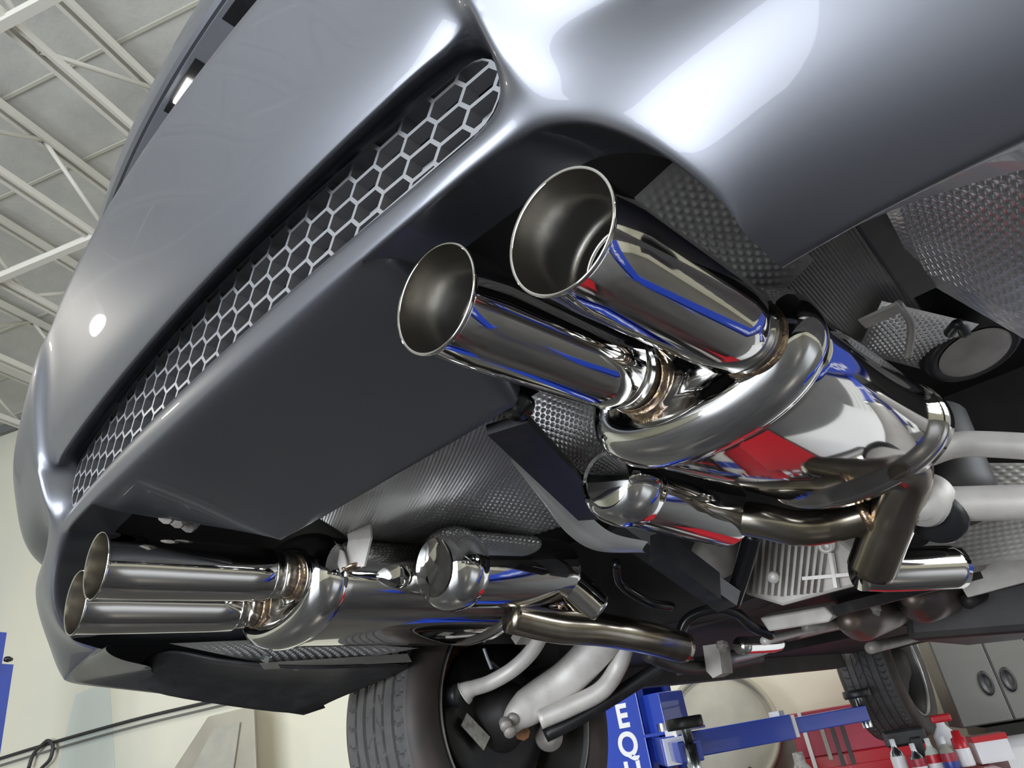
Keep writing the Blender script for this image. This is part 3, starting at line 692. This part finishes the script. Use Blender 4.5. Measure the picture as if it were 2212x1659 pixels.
# wheel arch liner and shield at the left corner
A = [U(348,1398,X=-.74),U(296,1432,X=-.80),U(290,1484,X=-.88),U(420,1508,X=-.893),U(660,1545,X=-.90)]
B = [U(400,1402,X=-.72),U(420,1430,X=-.74),U(520,1462,X=-.80),U(600,1490,X=-.84),U(690,1520,X=-.87)]
Ca = [U(470,1425,X=-.66),U(560,1440,X=-.68),U(660,1460,X=-.72),U(740,1470,X=-.76),U(760,1490,X=-.80)]
D_ = [U(640,1440,X=-.60),U(760,1436,X=-.60),U(850,1430,X=-.62),U(880,1432,X=-.66),U(860,1450,X=-.72)]
grid=[A,B,Ca,D_]; V=[];F=[]
for rw in grid: V+=rw
for i in range(3):
    for k in range(4): F.append((i*5+k,i*5+5+k,i*5+6+k,i*5+1+k))
ln = fixn(obj('arch_liner', V, F, 'liner', car)); subsurf(ln,2); md=ln.modifiers.new('s','SOLIDIFY'); md.thickness=.006
bb = obj('liner_flap', *plate([U(x,y,X=-.9) for x,y in ((600,1500),(690,1515),(700,1530),(655,1545),(560,1530))], Vector((1,0,0)), .006), 'liner', car, smooth=False)
for px,py in ((330,1432),(345,1428),(388,1480),(636,1488)):
    fixn(obj('liner_clip', *lathe(U(px,py,X=-.80 if px<380 else -.86), Vector((.5,-.3,-1)), [(0,.004),(.006,.003),(.009,0),(.009,-.004)], 14), 'gloss', car))
shield('heat_shield', (U(365,1390,X=-.66),U(600,1380,X=-.56),U(905,1400,X=-.58),U(640,1448,X=-.66)), .0135, -.0045, 'shield', (220,90), lab='dimpled shield under the left silencer')
obj('shield_lip', *sheet(U(560,1432,X=-.62),U(880,1412,X=-.60),U(890,1430,X=-.60),U(570,1446,X=-.62),20,2), 'shield_d', car)

# ---- wheels
def wheel(name, c, steer, lab, full=True):
    w = empty(name, c, car); w.rotation_euler[2] = steer; w['label'] = lab
    R = .335; X = Vector((-1,0,0))
    prof = [(.246,.030),(.252,.016),(.266,.005),(.290,.0),(.312,.005),(.326,.016),(.3325,.030)]
    sd = len(prof)
    nt = 64
    prof += [(R-.0018*((k/nt-.5)*2)**2, .036+.203*k/nt) for k in range(nt+1)]
    prof += [(.3325,.245),(.326,.259),(.312,.270),(.29,.275),(.266,.27),(.25,.258),(.246,.245)]
    seg = 420; V=[];F=[];FM=[]
    def dep(s, th):
        d = 0
        for g,wd in ((.072,.0028),(.106,.0030),(.140,.0030),(.176,.0042),(.208,.0035)):
            e = abs(s-g)
            if e < wd: d = max(d,.0065)
        blk = th*R
        if .036 < s < .072:
            ph = (blk+ (s-.054)**2*28)/.030; ph -= math.floor(ph)
            if ph < .12: d = max(d,.005)
        if .106 < s < .140:
            ph = (blk+(s-.12)*1.3)/.052; ph -= math.floor(ph)
            if ph < .08 and s < .128: d = max(d,.005)
        if .14 < s < .176:
            ph = (blk-(s-.16)*1.2)/.060; ph -= math.floor(ph)
            if ph < .07: d = max(d,.005)
        if s > .208:
            ph = (blk+(s-.22)**2*20)/.04; ph -= math.floor(ph)
            if ph < .1: d = max(d,.005)
        return d
    for k in range(seg):
        th = 2*math.pi*k/seg; ct, st = math.cos(th), math.sin(th)
        for i,(r,s) in enumerate(prof):
            rr = r-(dep(s,th) if sd <= i <= sd+nt else 0)
            V.append((-s, rr*ct, rr*st))
    n = len(prof)
    for k in range(seg):
        for i in range(n-1):
            F.append((k*n+i, ((k+1)%seg)*n+i, ((k+1)%seg)*n+i+1, k*n+i+1)); FM.append(0 if sd <= i+1 <= sd+nt+1 else 1)
    ty = obj('tyre', V, F, 'rubber', w, mats=['rubber','rubber_side'], fm=FM); autosmooth(fixn(ty),40)
    rim = fixn(obj('rim', *lathe((0,0,0), X, [(.240,.026),(.236,.040),(.224,.062),(.219,.10),(.215,.20),(.16,.205),(.15,.222),(.0,.225)], 64), 'rim', w))
    fixn(obj('rim_lip', *lathe((0,0,0), X, [(.2475,.030),(.2500,.018),(.2475,.013),(.2430,.014),(.2400,.026)], 96), 'rimlip', w))
    return w
wl = wheel('rear_wheel', (-.656,1.063,-.189), 0, 'left rear wheel with dark alloy barrel')
fixn(obj('brake_disc', *lathe((0,0,0), Vector((-1,0,0)), [(.10,.12),(.185,.12),(.187,.13),(.187,.145),(.1,.15)], 64), 'rust', wl))
fixn(obj('brake_shield', *lathe((0,0,0), Vector((-1,0,0)), [(0,.085),(.12,.085),(.165,.095),(.172,.105),(.165,.11)], 48), 'black', wl))
fixn(obj('hub_carrier', *lathe((0,0,0), Vector((-1,0,0)), [(0,.01),(.045,.01),(.06,.03),(.075,.06),(.09,.09)], 28), 'under', wl))
wf = wheel('front_wheel', (-.675,3.95,-.175), math.radians(4), 'left front wheel with worn grooved tyre')
fixn(obj('hub_carrier', *lathe((0,0,0), Vector((-1,0,0)), [(0,.02),(.06,.02),(.10,.05),(.18,.09),(.2,.1)], 28), 'under', wf))
st = obj('paper_label', *plate([U(x,y,X=-.715) for x,y in ((1009,1540),(1059,1592),(1045,1621),(996,1567))], Vector((-1,0,0)), .001), 'sticker', car, smooth=False); st['label'] = 'small printed paper sticker'
# left suspension links
fixn(obj('ball_joint', *lathe(U(978,1503,X=-.68), Vector((1,.25,-.1)), [(0,-.02),(.022,-.02),(.025,-.012),(.020,.0),(.026,.012),(.020,.022),(0,.024)], 24), 'black', car))
link('control_arm', [U(1002,1498,X=-.655),U(1018,1488,X=-.64),U(1060,1474,X=-.61),U(1110,1444,X=-.56),U(1150,1404,X=-.50),U(1180,1350,X=-.44)], [.026-.009*min(1,k/9) for k in range(41)], 'cast')
q = [U(1100,1572,X=-.66),U(1120,1545,X=-.645),U(1165,1508,X=-.61),U(1225,1465,X=-.55),U(1275,1415,X=-.48),U(1312,1370,X=-.42)]
nn = len(crv(q,8)); link('control_arm', q, [(.020+.022*min(1,k/12)) if k<20 else .042 for k in range(nn)], 'cast', sx=.62)
link('control_arm', [U(1165,1555,X=-.60),U(1235,1525,X=-.54),U(1300,1490,X=-.48),U(1335,1440,X=-.44),U(1352,1390,X=-.40)], .021, 'cast')
for px,py in ((1092,1565),(1100,1578),(1108,1552)): fixn(obj('arm_bolt', *lathe(U(px,py,X=-.645), Vector((.6,-.5,-.4)), [(0,.014),(.012,.013),(.014,.009),(.014,-.01)], 16), 'castd', car))
link('tie_rod', [U(1178,1588,X=-.66),U(1260,1545,X=-.58),U(1350,1490,X=-.49),U(1460,1420,X=-.38)], .0175, 'black')
fixn(obj('ball_joint', *lathe(U(1186,1592,X=-.67), Vector((.6,-.6,-.2)), [(0,.03),(.012,.028),(.016,.02),(.03,.012),(.034,0),(.028,-.015),(0,-.02)], 24), 'castd', car))
fixn(obj('rusty_nut', *lathe(U(1128,1582,X=-.67), Vector((.8,-.5,-.2)), [(0,.012),(.016,.011),(.018,.005),(.018,-.01)], 8), 'rust', car, smooth=False))
pipe('brake_line', [U(1045,1400,X=-.62),U(1052,1420,X=-.62),U(1062,1445,X=-.62)], .004, 'steel', seg=8)
obj('spring_pad', *beam(U(1125,1385,X=-.5), U(1150,1350,X=-.46), .05, .02), 'castd', car, smooth=False)
pipe('brake_hose', [U(1060,1430,X=-.66),U(1078,1450,X=-.68),U(1075,1480,X=-.70)], .006, 'cable', seg=8)

for px,py,yy in ((362,1112,.06),(386,1122,.09),(410,1132,.11)):
    fixn(obj('clip_nut', *lathe(U(px,py,Y=yy), Vector((.2,-.6,-.7)), [(0,.008),(.010,.007),(.012,.002),(.012,-.006)], 8), 'castd', car, smooth=False))
obj('rubber_hanger', *tube(crv([U(2050,720,Z=.05),U(2070,700,Z=.05),U(2085,720,Z=.045)],6), .006, 10), 'black', car)

# ================================================================== THE LIFT
def text(par, s, m, loc, ex, ey, size, nrm, ext=.002):
    cu = bpy.data.curves.new('lettering','FONT'); cu.body = s; cu.size = size; cu.extrude = ext; cu.align_x='CENTER'; cu.align_y='CENTER'; cu.offset = size*.03
    o = bpy.data.objects.new('lettering', cu); COL.objects.link(o)
    dg = bpy.context.evaluated_depsgraph_get(); me = bpy.data.meshes.new_from_object(o.evaluated_get(dg)); bpy.data.objects.remove(o)
    o = bpy.data.objects.new('lettering', me); COL.objects.link(o); me.materials.clear(); me.materials.append(M[m]); o.parent = par
    ex, ey, nrm = Vector(ex).normalized(), Vector(ey).normalized(), Vector(nrm).normalized()
    o.matrix_local = Matrix(((ex.x,ey.x,nrm.x,loc[0]),(ex.y,ey.y,nrm.y,loc[1]),(ex.z,ey.z,nrm.z,loc[2]),(0,0,0,1)))
    return o
def lift_side(s, lab):
    # s=-1: left column, +1: right column.  x of the inner face, y of the rear face
    xi, yr = s*1.36, 2.50
    r = empty('lift_column', (xi+s*.16, yr+.14, 0)); o = r.location
    L = lambda x,y,z: Vector((x,y,z))-o
    bevel(fixn(obj('rear_plate', *boxv(L(xi+s*.15,yr+.006,1.8),.30,.012,3.6), 'blue', r, smooth=False)),.003)
    bevel(fixn(obj('front_plate', *boxv(L(xi+s*.15,yr+.274,1.8),.30,.012,3.6), 'blue', r, smooth=False)),.003)
    fixn(obj('back_plate', *boxv(L(xi+s*.294,yr+.14,1.8),.012,.256,3.6), 'blue', r, smooth=False))
    for yy in (yr+.03,yr+.25): fixn(obj('inner_lip', *boxv(L(xi+s*.006,yy,1.8),.012,.05,3.6), 'blue', r, smooth=False))
    fixn(obj('base_plate', *boxv(L(xi+s*.15,yr+.14,.012),.5,.5,.024), 'blue', r, smooth=False))
    bevel(fixn(obj('carriage', *boxv(L(xi-s*.03,yr+.14,H-.27),.11,.19,.26), 'blue', r, smooth=False)),.004)
    obj('hydraulic_ram', *tube([L(xi+s*.12,yr+.14,.05),L(xi+s*.12,yr+.14,1.4)], .03, 16), 'zinc', r)
    for k, ch in enumerate('EQUIPMENT'):
        text(r, ch, 'white', L(xi+s*.095,yr-.0005,H-.21-.112*k), (1,0,0), (0,0,1), .130, (0,-1,0))
    tag(r, lab, 'lift column', 'two post lift')
    return r
lift_side(-1, 'blue lift column with white vertical lettering behind the left rear tyre')
lift_side(1, 'blue lift column on the right side of the car')
def lift_arm(s, pad, yc, lab, root, split=.55):
    pad = Vector(pad); a = Vector((s*1.30, yc, pad.z-.10)); d = (pad-a); d.z = 0
    r = empty('lift_arm', (a.x,a.y,a.z+H)); z = Vector((0,0,1))
    p1 = d*split; p2 = d*1.0
    bevel(fixn(obj('outer_arm', *beam(Vector((0,0,0)), p1, .11, .10), 'blue', r, smooth=False)),.005)
    bevel(fixn(obj('inner_arm', *beam(p1*.6, p2, .075, .065), 'blue', r, smooth=False)),.004)
    fixn(obj('pivot_pin', *tube([Vector((0,0,-.10)),Vector((0,0,.10))], .026, 20), 'zinc', r))
    fixn(obj('gusset', *boxv(Vector((0,0,.062)),.13,.13,.012), 'blue', r, smooth=False))
    obj('stop_block', *boxv(p1*.93+Vector((0,0,.055)), .05,.05,.03), 'white', r, smooth=False)
    fixn(obj('pad_screw', *lathe(p2, z, [(.022,-.06),(.022,.02),(.016,.02),(.016,.07)], 20), 'zinc', r))
    fixn(obj('rubber_pad', *lathe(p2, z, [(0,.066),(.058,.066),(.062,.075),(.062,.098),(.058,.102),(0,.102)], 28), 'black', r))
    obj('painted_glare', *boxv(p1*1.02, .10, .02, .09, ax=d.normalized().cross(z), ay=d.normalized()), 'white', r, smooth=False)  # white block painted in as the glare on the arm
    tag(r, lab, 'lift arm', 'two post lift'); return r
lift_arm(-1, (-.80,3.45,-.26), 2.72, 'long blue lift arm reaching forward under the left sill', None)
lift_arm(-1, (-.82,1.98,-.26), 2.56, 'short blue lift arm with black pad behind the left rear wheel', None)
lift_arm(1, (.82,3.45,-.26), 2.72, 'long blue lift arm under the right sill', None)
lift_arm(1, (.82,1.98,-.26), 2.56, 'short blue lift arm under the right sill', None)
# another lift's column at the far left
b = UR(-48,1560,4.3); z1 = UR(4,1362,4.3).z; z2 = UR(17,1436,4.3).z
r = empty('lift_column', (b.x,b.y,0))
ax, ay = RRT, RFW
fixn(obj('column', *boxv((0,0,z1/2), .10,.16,z1, ax, ay), 'blue', r, smooth=False)); 
p = UR(-22,1560,4.25)-b; p.z = 0
fixn(obj('lower_sleeve', *boxv(p+Vector((0,0,z2/2)), .10,.16,z2, ax, ay), 'blue', r, smooth=False))
k_ = UR(18,1424,4.2)-Vector((b.x,b.y,0)); obj('cable_knob', *lathe(k_, -RFW, [(0,.03),(.018,.025),(.022,.0),(.012,-.03)], 16), 'gloss', r)
tag(r, 'blue lift column at the far left edge by the cream wall', 'lift column')

# ================================================================== ALONG THE FRONT WALL
def rbox(name, px0, py0, px1, D, depth, z0, m, lab=None, cat=None, par=None, bev=.006):
    """upright box standing on the floor: front face from pixel px0..px1 at distance D, top at py0"""
    a = UR(px0,py0,D); b = UR(px1,py0-(px1-px0)*.24,D); w = (b-a).dot(RRT)
    r = empty(name, (0,0,0)); c = a+RRT*w/2+RFW*depth/2; r.location = (c.x,c.y,z0); r.rotation_euler[2]=YAW
    return r, w, a.z
# red tool cabinet
r, w, zt = rbox('tool_cabinet', 1700, 1545, 1960, 5.0, .45, 0, 'red')
fixn(bevel(obj('body', *boxv((0,0,zt*.42),w,.45,zt*.84),'red',r,smooth=False),.008))
fixn(bevel(obj('top_hutch', *boxv((0,-.002,zt*.92),w+.004,.454,zt*.16),'redl',r,smooth=False),.006))
for k,(f,hh) in enumerate(((.10,.30),(.24,.16),(.32,.2),(.40,.2))):
    o = obj('hanging_tool' if k else 'door_handle', *boxv((-w/2+w*f,-.235,zt-.10-hh/2),.022,.012,hh if k else .75), 'white' if k==0 else 'drum' if k==1 else 'black', r, smooth=False)
    if k==0: o.location = (0,0,-.12)
for k in range(5):
    z = zt*.80-k*.26
    fixn(bevel(obj('drawer', *boxv((.06,-.229,z-.12),w*.86,.012,.235),'red',r,smooth=False),.004))
tag(r, 'tall red steel tool cabinet with tools hanging on it, by the far wall', 'tool cabinet')
# grey wall cabinets
for k in range(3):
    x0 = 2058+k*88 - (0 if k else 20)
    r, w, zt = rbox('grey_cabinet', x0, 1470-(k*88)*.24, x0+ (106 if k==0 else 86), 4.97, .4, 0, 'grey')
    zb = UR(2130,1566,4.97).z; h = zt+.30-zb
    r.location.z = zb
    fixn(bevel(obj('body', *boxv((0,0,h/2),w,.4,h),'grey',r,smooth=False),.005))
    fixn(bevel(obj('door', *boxv((0,-.206,h/2),w-.012,.012,h-.012),'grey',r,smooth=False),.003))
    sx = w*.26*(1 if k==0 else -1)
    V,F = lathe((sx,-.214,.20), Vector((0,-1,0)), [(.034,.0),(.034,.005),(.024,.006),(.022,.002),(.0,.002)], 20)
    o = obj('handle', [Vector((v[0] if True else 0,v[1],(v[2]-.20)*1.9+.20)) for v in V], F, 'black', r)
    tag(r, ('grey steel cupboard right behind the left front tyre','grey steel cupboard with black oval handle at the right edge','grey steel cupboard farthest right along the wall')[k], 'cupboard', 'grey steel cupboards')
a = UR(2100,1600,4.97)
r = empty('workbench', (a.x,a.y,0)); r.rotation_euler[2]=YAW
fixn(obj('bench_top', *boxv((1.12,.17,a.z+.03),2.1,.56,.05),'gloss',r,smooth=False)); fixn(obj('bench_front', *boxv((1.12,.20,(a.z)/2),2.0,.5,a.z),'white',r,smooth=False))
tag(r, 'white workbench with a black top under the grey cupboards', 'workbench')
# round drum lid leaning on the wall
c = UR(1562,1575,5.3); r = empty('drum', (c.x,c.y,c.z-.36)); d = -RFW+Vector((0,0,.12))-RRT*.1
fixn(obj('rim', *lathe((0,0,.36), d, [(.0,-.1),(.345,-.1),(.36,-.02),(.36,.03),(.345,.045),(.325,.03),(.325,.0)], 56),'beige',r)); 
fixn(obj('face', *lathe((0,0,.36), d, [(0,.012),(.30,.008),(.31,.0),(.328,.0)], 56),'drum',r))
fixn(obj('stand', *boxv((0,0,-.35),.5,.3,.72,RRT,RFW),'black',r,smooth=False)); r.location.z = c.z-.36
tag(r, 'round olive grey drum standing behind the blue lift arm', 'drum')
# tool cart with aerosol cans
a = UR(1905,1665,3.95); b = UR(2105,1640,3.95); w = (b-a).dot(RRT)+.12; zt = a.z-.03
r = empty('tool_cart', ((a.x+b.x)/2,(a.y+b.y)/2,0)); r.rotation_euler[2]=YAW
fixn(bevel(obj('tray', *boxv((0,0,zt-.036),w,.40,.06),'red',r,smooth=False),.006)); fixn(obj('body', *boxv((0,.02,(zt-.06+.12)/2),w*.94,.34,zt-.18),'red',r,smooth=False))
for sx in (-1,1):
    for sy in (-1,1): fixn(obj('castor', *lathe((sx*w*.4-.02,sy*.14,.06), Vector((1,0,0)), [(0,0),(.05,0),(.06,.01),(.06,.03),(.05,.04),(0,.04)], 20),'black',r))
tag(r, 'red tool cart carrying aerosol cans below the front wheel', 'tool cart')
cans = [(1925,1596,'white','white','slim white aerosol can with no cap, leftmost on the red cart'),(1968,1605,'white','white','white aerosol can with green dome, second on the red cart'),(2000,1594,'white','capgreen','white aerosol can with pale dome, third on the red cart'),(2032,1590,'label','drum','blue and red labelled aerosol can, fourth on the red cart'),(2062,1578,'white','capred','white aerosol can with tall red cap, rightmost on the red cart')]
M['capgreen'] = mat('pale_green_cap',(0.62,0.68,0.62),.4); M['label'] = mat('blue_label',(0.03,0.06,0.30),.35)
for k,(px,py,mb,mc,lab) in enumerate(cans):
    p = UR(px,py,3.93-.04*(k%2)); hh = p.z-zt
    r = empty('aerosol_can', (p.x,p.y,zt)); z=Vector((0,0,1)); rr=.031
    fixn(obj('can_body', *lathe((0,0,0), z, [(0,.002),(rr*.95,.002),(rr,.008),(rr,hh-.075),(rr*.93,hh-.068)], 28),mb,r))
    if mc=='capred': fixn(obj('cap', *lathe((0,0,0), z, [(rr*.95,hh-.07),(rr*.95,hh-.03),(rr*.6,hh-.025),(rr*.55,hh),(0,hh)], 24),mc,r))
    else:
        fixn(obj('dome', *lathe((0,0,0), z, [(rr*.93,hh-.068),(rr*.8,hh-.052),(rr*.45,hh-.04),(rr*.4,hh-.03)], 24),mc if mc!='white' else 'zinc',r))
        fixn(obj('nozzle', *lathe((0,0,0), z, [(rr*.36,hh-.03),(rr*.36,hh-.002),(0,hh)], 16),'white',r))
    if k in (1,2,3): fixn(obj('label_band', *lathe((0,0,0), z, [(rr+.0006,hh*.25),(rr+.0008,hh*.27),(rr+.0008,hh*.48),(rr+.0006,hh*.5)], 28),('redl','capred','redl')[k-1],r))
    tag(r, lab, 'aerosol can', 'aerosol cans on the red cart')
# red/black tool and boxes behind the cans
p = UR(1968,1574,4.08)
r = empty('power_tool', (p.x,p.y,zt)); hz=p.z-zt
fixn(bevel(obj('grip', *boxv((0,0,hz*.4),.05,.06,hz*.8,RRT,RFW),'black',r,smooth=False),.008)); fixn(bevel(obj('head', *boxv((-.04,0,hz*.82),.18,.07,.07,RRT,RFW),'black',r,smooth=False),.012))
fixn(obj('trigger', *boxv((-.05,-.037,hz*.84),.04,.006,.03,RRT,RFW),'capred',r,smooth=False))
tag(r, 'black cordless power tool standing behind the aerosol cans', 'power tool')
p = UR(2024,1545,4.08); r = empty('trigger_bottle', (p.x,p.y,zt)); hb=p.z-zt
fixn(obj('bottle', *lathe((0,0,0), Vector((0,0,1)), [(0,.002),(.045,.002),(.048,.01),(.048,hb*.6),(.02,hb*.78),(.018,hb*.85)], 24),'white',r)); fixn(bevel(obj('sprayer', *boxv((.01,0,hb*.93),.085,.035,hb*.16,RRT,RFW),'capred',r,smooth=False),.008))
tag(r, 'white bottle with red trigger sprayer behind the aerosol cans', 'spray bottle')
p = UR(2125,1580,4.0); r = empty('parts_box', (p.x,p.y,zt)); hb=p.z-zt
fixn(obj('carton', *boxv((0,0,hb*.35),.13,.12,hb*.7,RRT,RFW),'white',r,smooth=False)); fixn(obj('lid', *boxv((0,0,hb*.8),.135,.125,hb*.2,RRT,RFW),'capred',r,smooth=False))
tag(r, 'white carton with red lid at the right end of the cart', 'carton')
p = UR(1722,1625,4.6); r = empty('canister', (p.x,p.y,0))
fixn(obj('jug', *lathe((0,0,0), Vector((0,0,1)), [(0,.0),(.09,.002),(.095,.02),(.095,p.z*.88),(.03,p.z*.96),(.028,p.z)], 28),'sticker',r)); fixn(obj('band', *lathe((0,0,0), Vector((0,0,1)), [(.097,p.z*.6),(.097,p.z*.8)],28),'label',r))
tag(r, 'tall pale canister in front of the red tool cabinet', 'canister')
p = UR(1618,1655,4.5); r = empty('shop_vacuum', (p.x,p.y,0))
fixn(obj('tank', *lathe((0,0,0), Vector((0,0,1)), [(0,.0),(.12,.002),(.13,.05),(.13,p.z*.8),(.1,p.z*.95),(0,p.z)], 28),'black',r)); fixn(obj('collar_band', *lathe((0,0,0), Vector((0,0,1)), [(.132,p.z*.74),(.136,p.z*.77),(.132,p.z*.8)],28),'capred',r))
tag(r, 'black shop vacuum with a red band left of the tool cabinet', 'vacuum')
# cable along the wall and coil
def wallpt(px,py): return UR(px,py,WD-.03)
obj_c = obj('wall_cable', *tube(crv([wallpt(-60,1657),wallpt(120,1602),wallpt(300,1552),wallpt(470,1512),wallpt(600,1480)],8), .014, 10), 'cable'); tag(obj_c,'dark cable run along the cream wall, upper of the two','cable')
obj_c = obj('wall_conduit', *tube(crv([wallpt(-60,1672),wallpt(120,1617),wallpt(300,1567),wallpt(470,1526),wallpt(600,1494)],8), .010, 10), 'grey'); tag(obj_c,'thin grey conduit just below the dark wall cable','conduit')
cc = [(62,1659),(72,1630),(92,1608),(104,1600),(114,1612),(108,1640),(88,1662),(74,1690)]
obj_c = obj('cable_coil', *tube(crv([UR(x,y,WD-.06) for x,y in cc],6), .016, 10), 'cable'); tag(obj_c,'loop of black cable hanging from the wall cable','cable')
# beige hood hanging on the wall
q = [(450,1548),(548,1524),(556,1700),(350,1700)]
A = [UR(x,y,WD-.35) for x,y in q]; B = [UR(x+4,y+2,WD-.01) for x,y in q]
r = empty('wall_hood', A[0]); hb = fixn(bevel(obj('hood', *hull8([v-A[0] for v in A],[v-A[0] for v in B]),'beige',r,smooth=False),.01))
q2 = [(462,1575),(520,1560),(500,1700),(398,1700)]
A2=[UR(x,y,WD-.36)-A[0] for x,y in q2]; fixn(obj('door_panel', *hull8(A2,[v-RFW*.012 for v in A2]),'drum',r,smooth=False))
tag(r,'sloping beige metal hood on the cream wall below the bumper','wall hood')
# pale teal patch laid over the cream wall
A = [UR(x,y,WD-.004) for x,y in ((163,1500),(236,1470),(252,1720),(110,1720))]
struct(fixn(obj('wall_patch', *hull8(A,[v+RFW*.003 for v in A]),'wallteal',smooth=False)))
# white roller door with a red frame farther right on the front wall
r = empty('door_1', room(3.9,WD-.06,0)); r.rotation_euler[2]=YAW; struct(r,'white ribbed roller door in a red frame')
for k in range(24): fixn(obj('slat', *boxv((0,0,.07+k*.14),3.0,.03,.125),'white',r,smooth=False))
for s in (-1,1): fixn(obj('frame_post', *boxv((s*1.6,0,1.75),.2,.08,3.5),'red',r,smooth=False)); fixn(obj('stripe', *boxv((s*1.72,0,1.75),.03,.07,3.5),'yellow',r,smooth=False))
fixn(obj('frame_head', *boxv((0,0,3.55),3.4,.08,.2),'red',r,smooth=False))
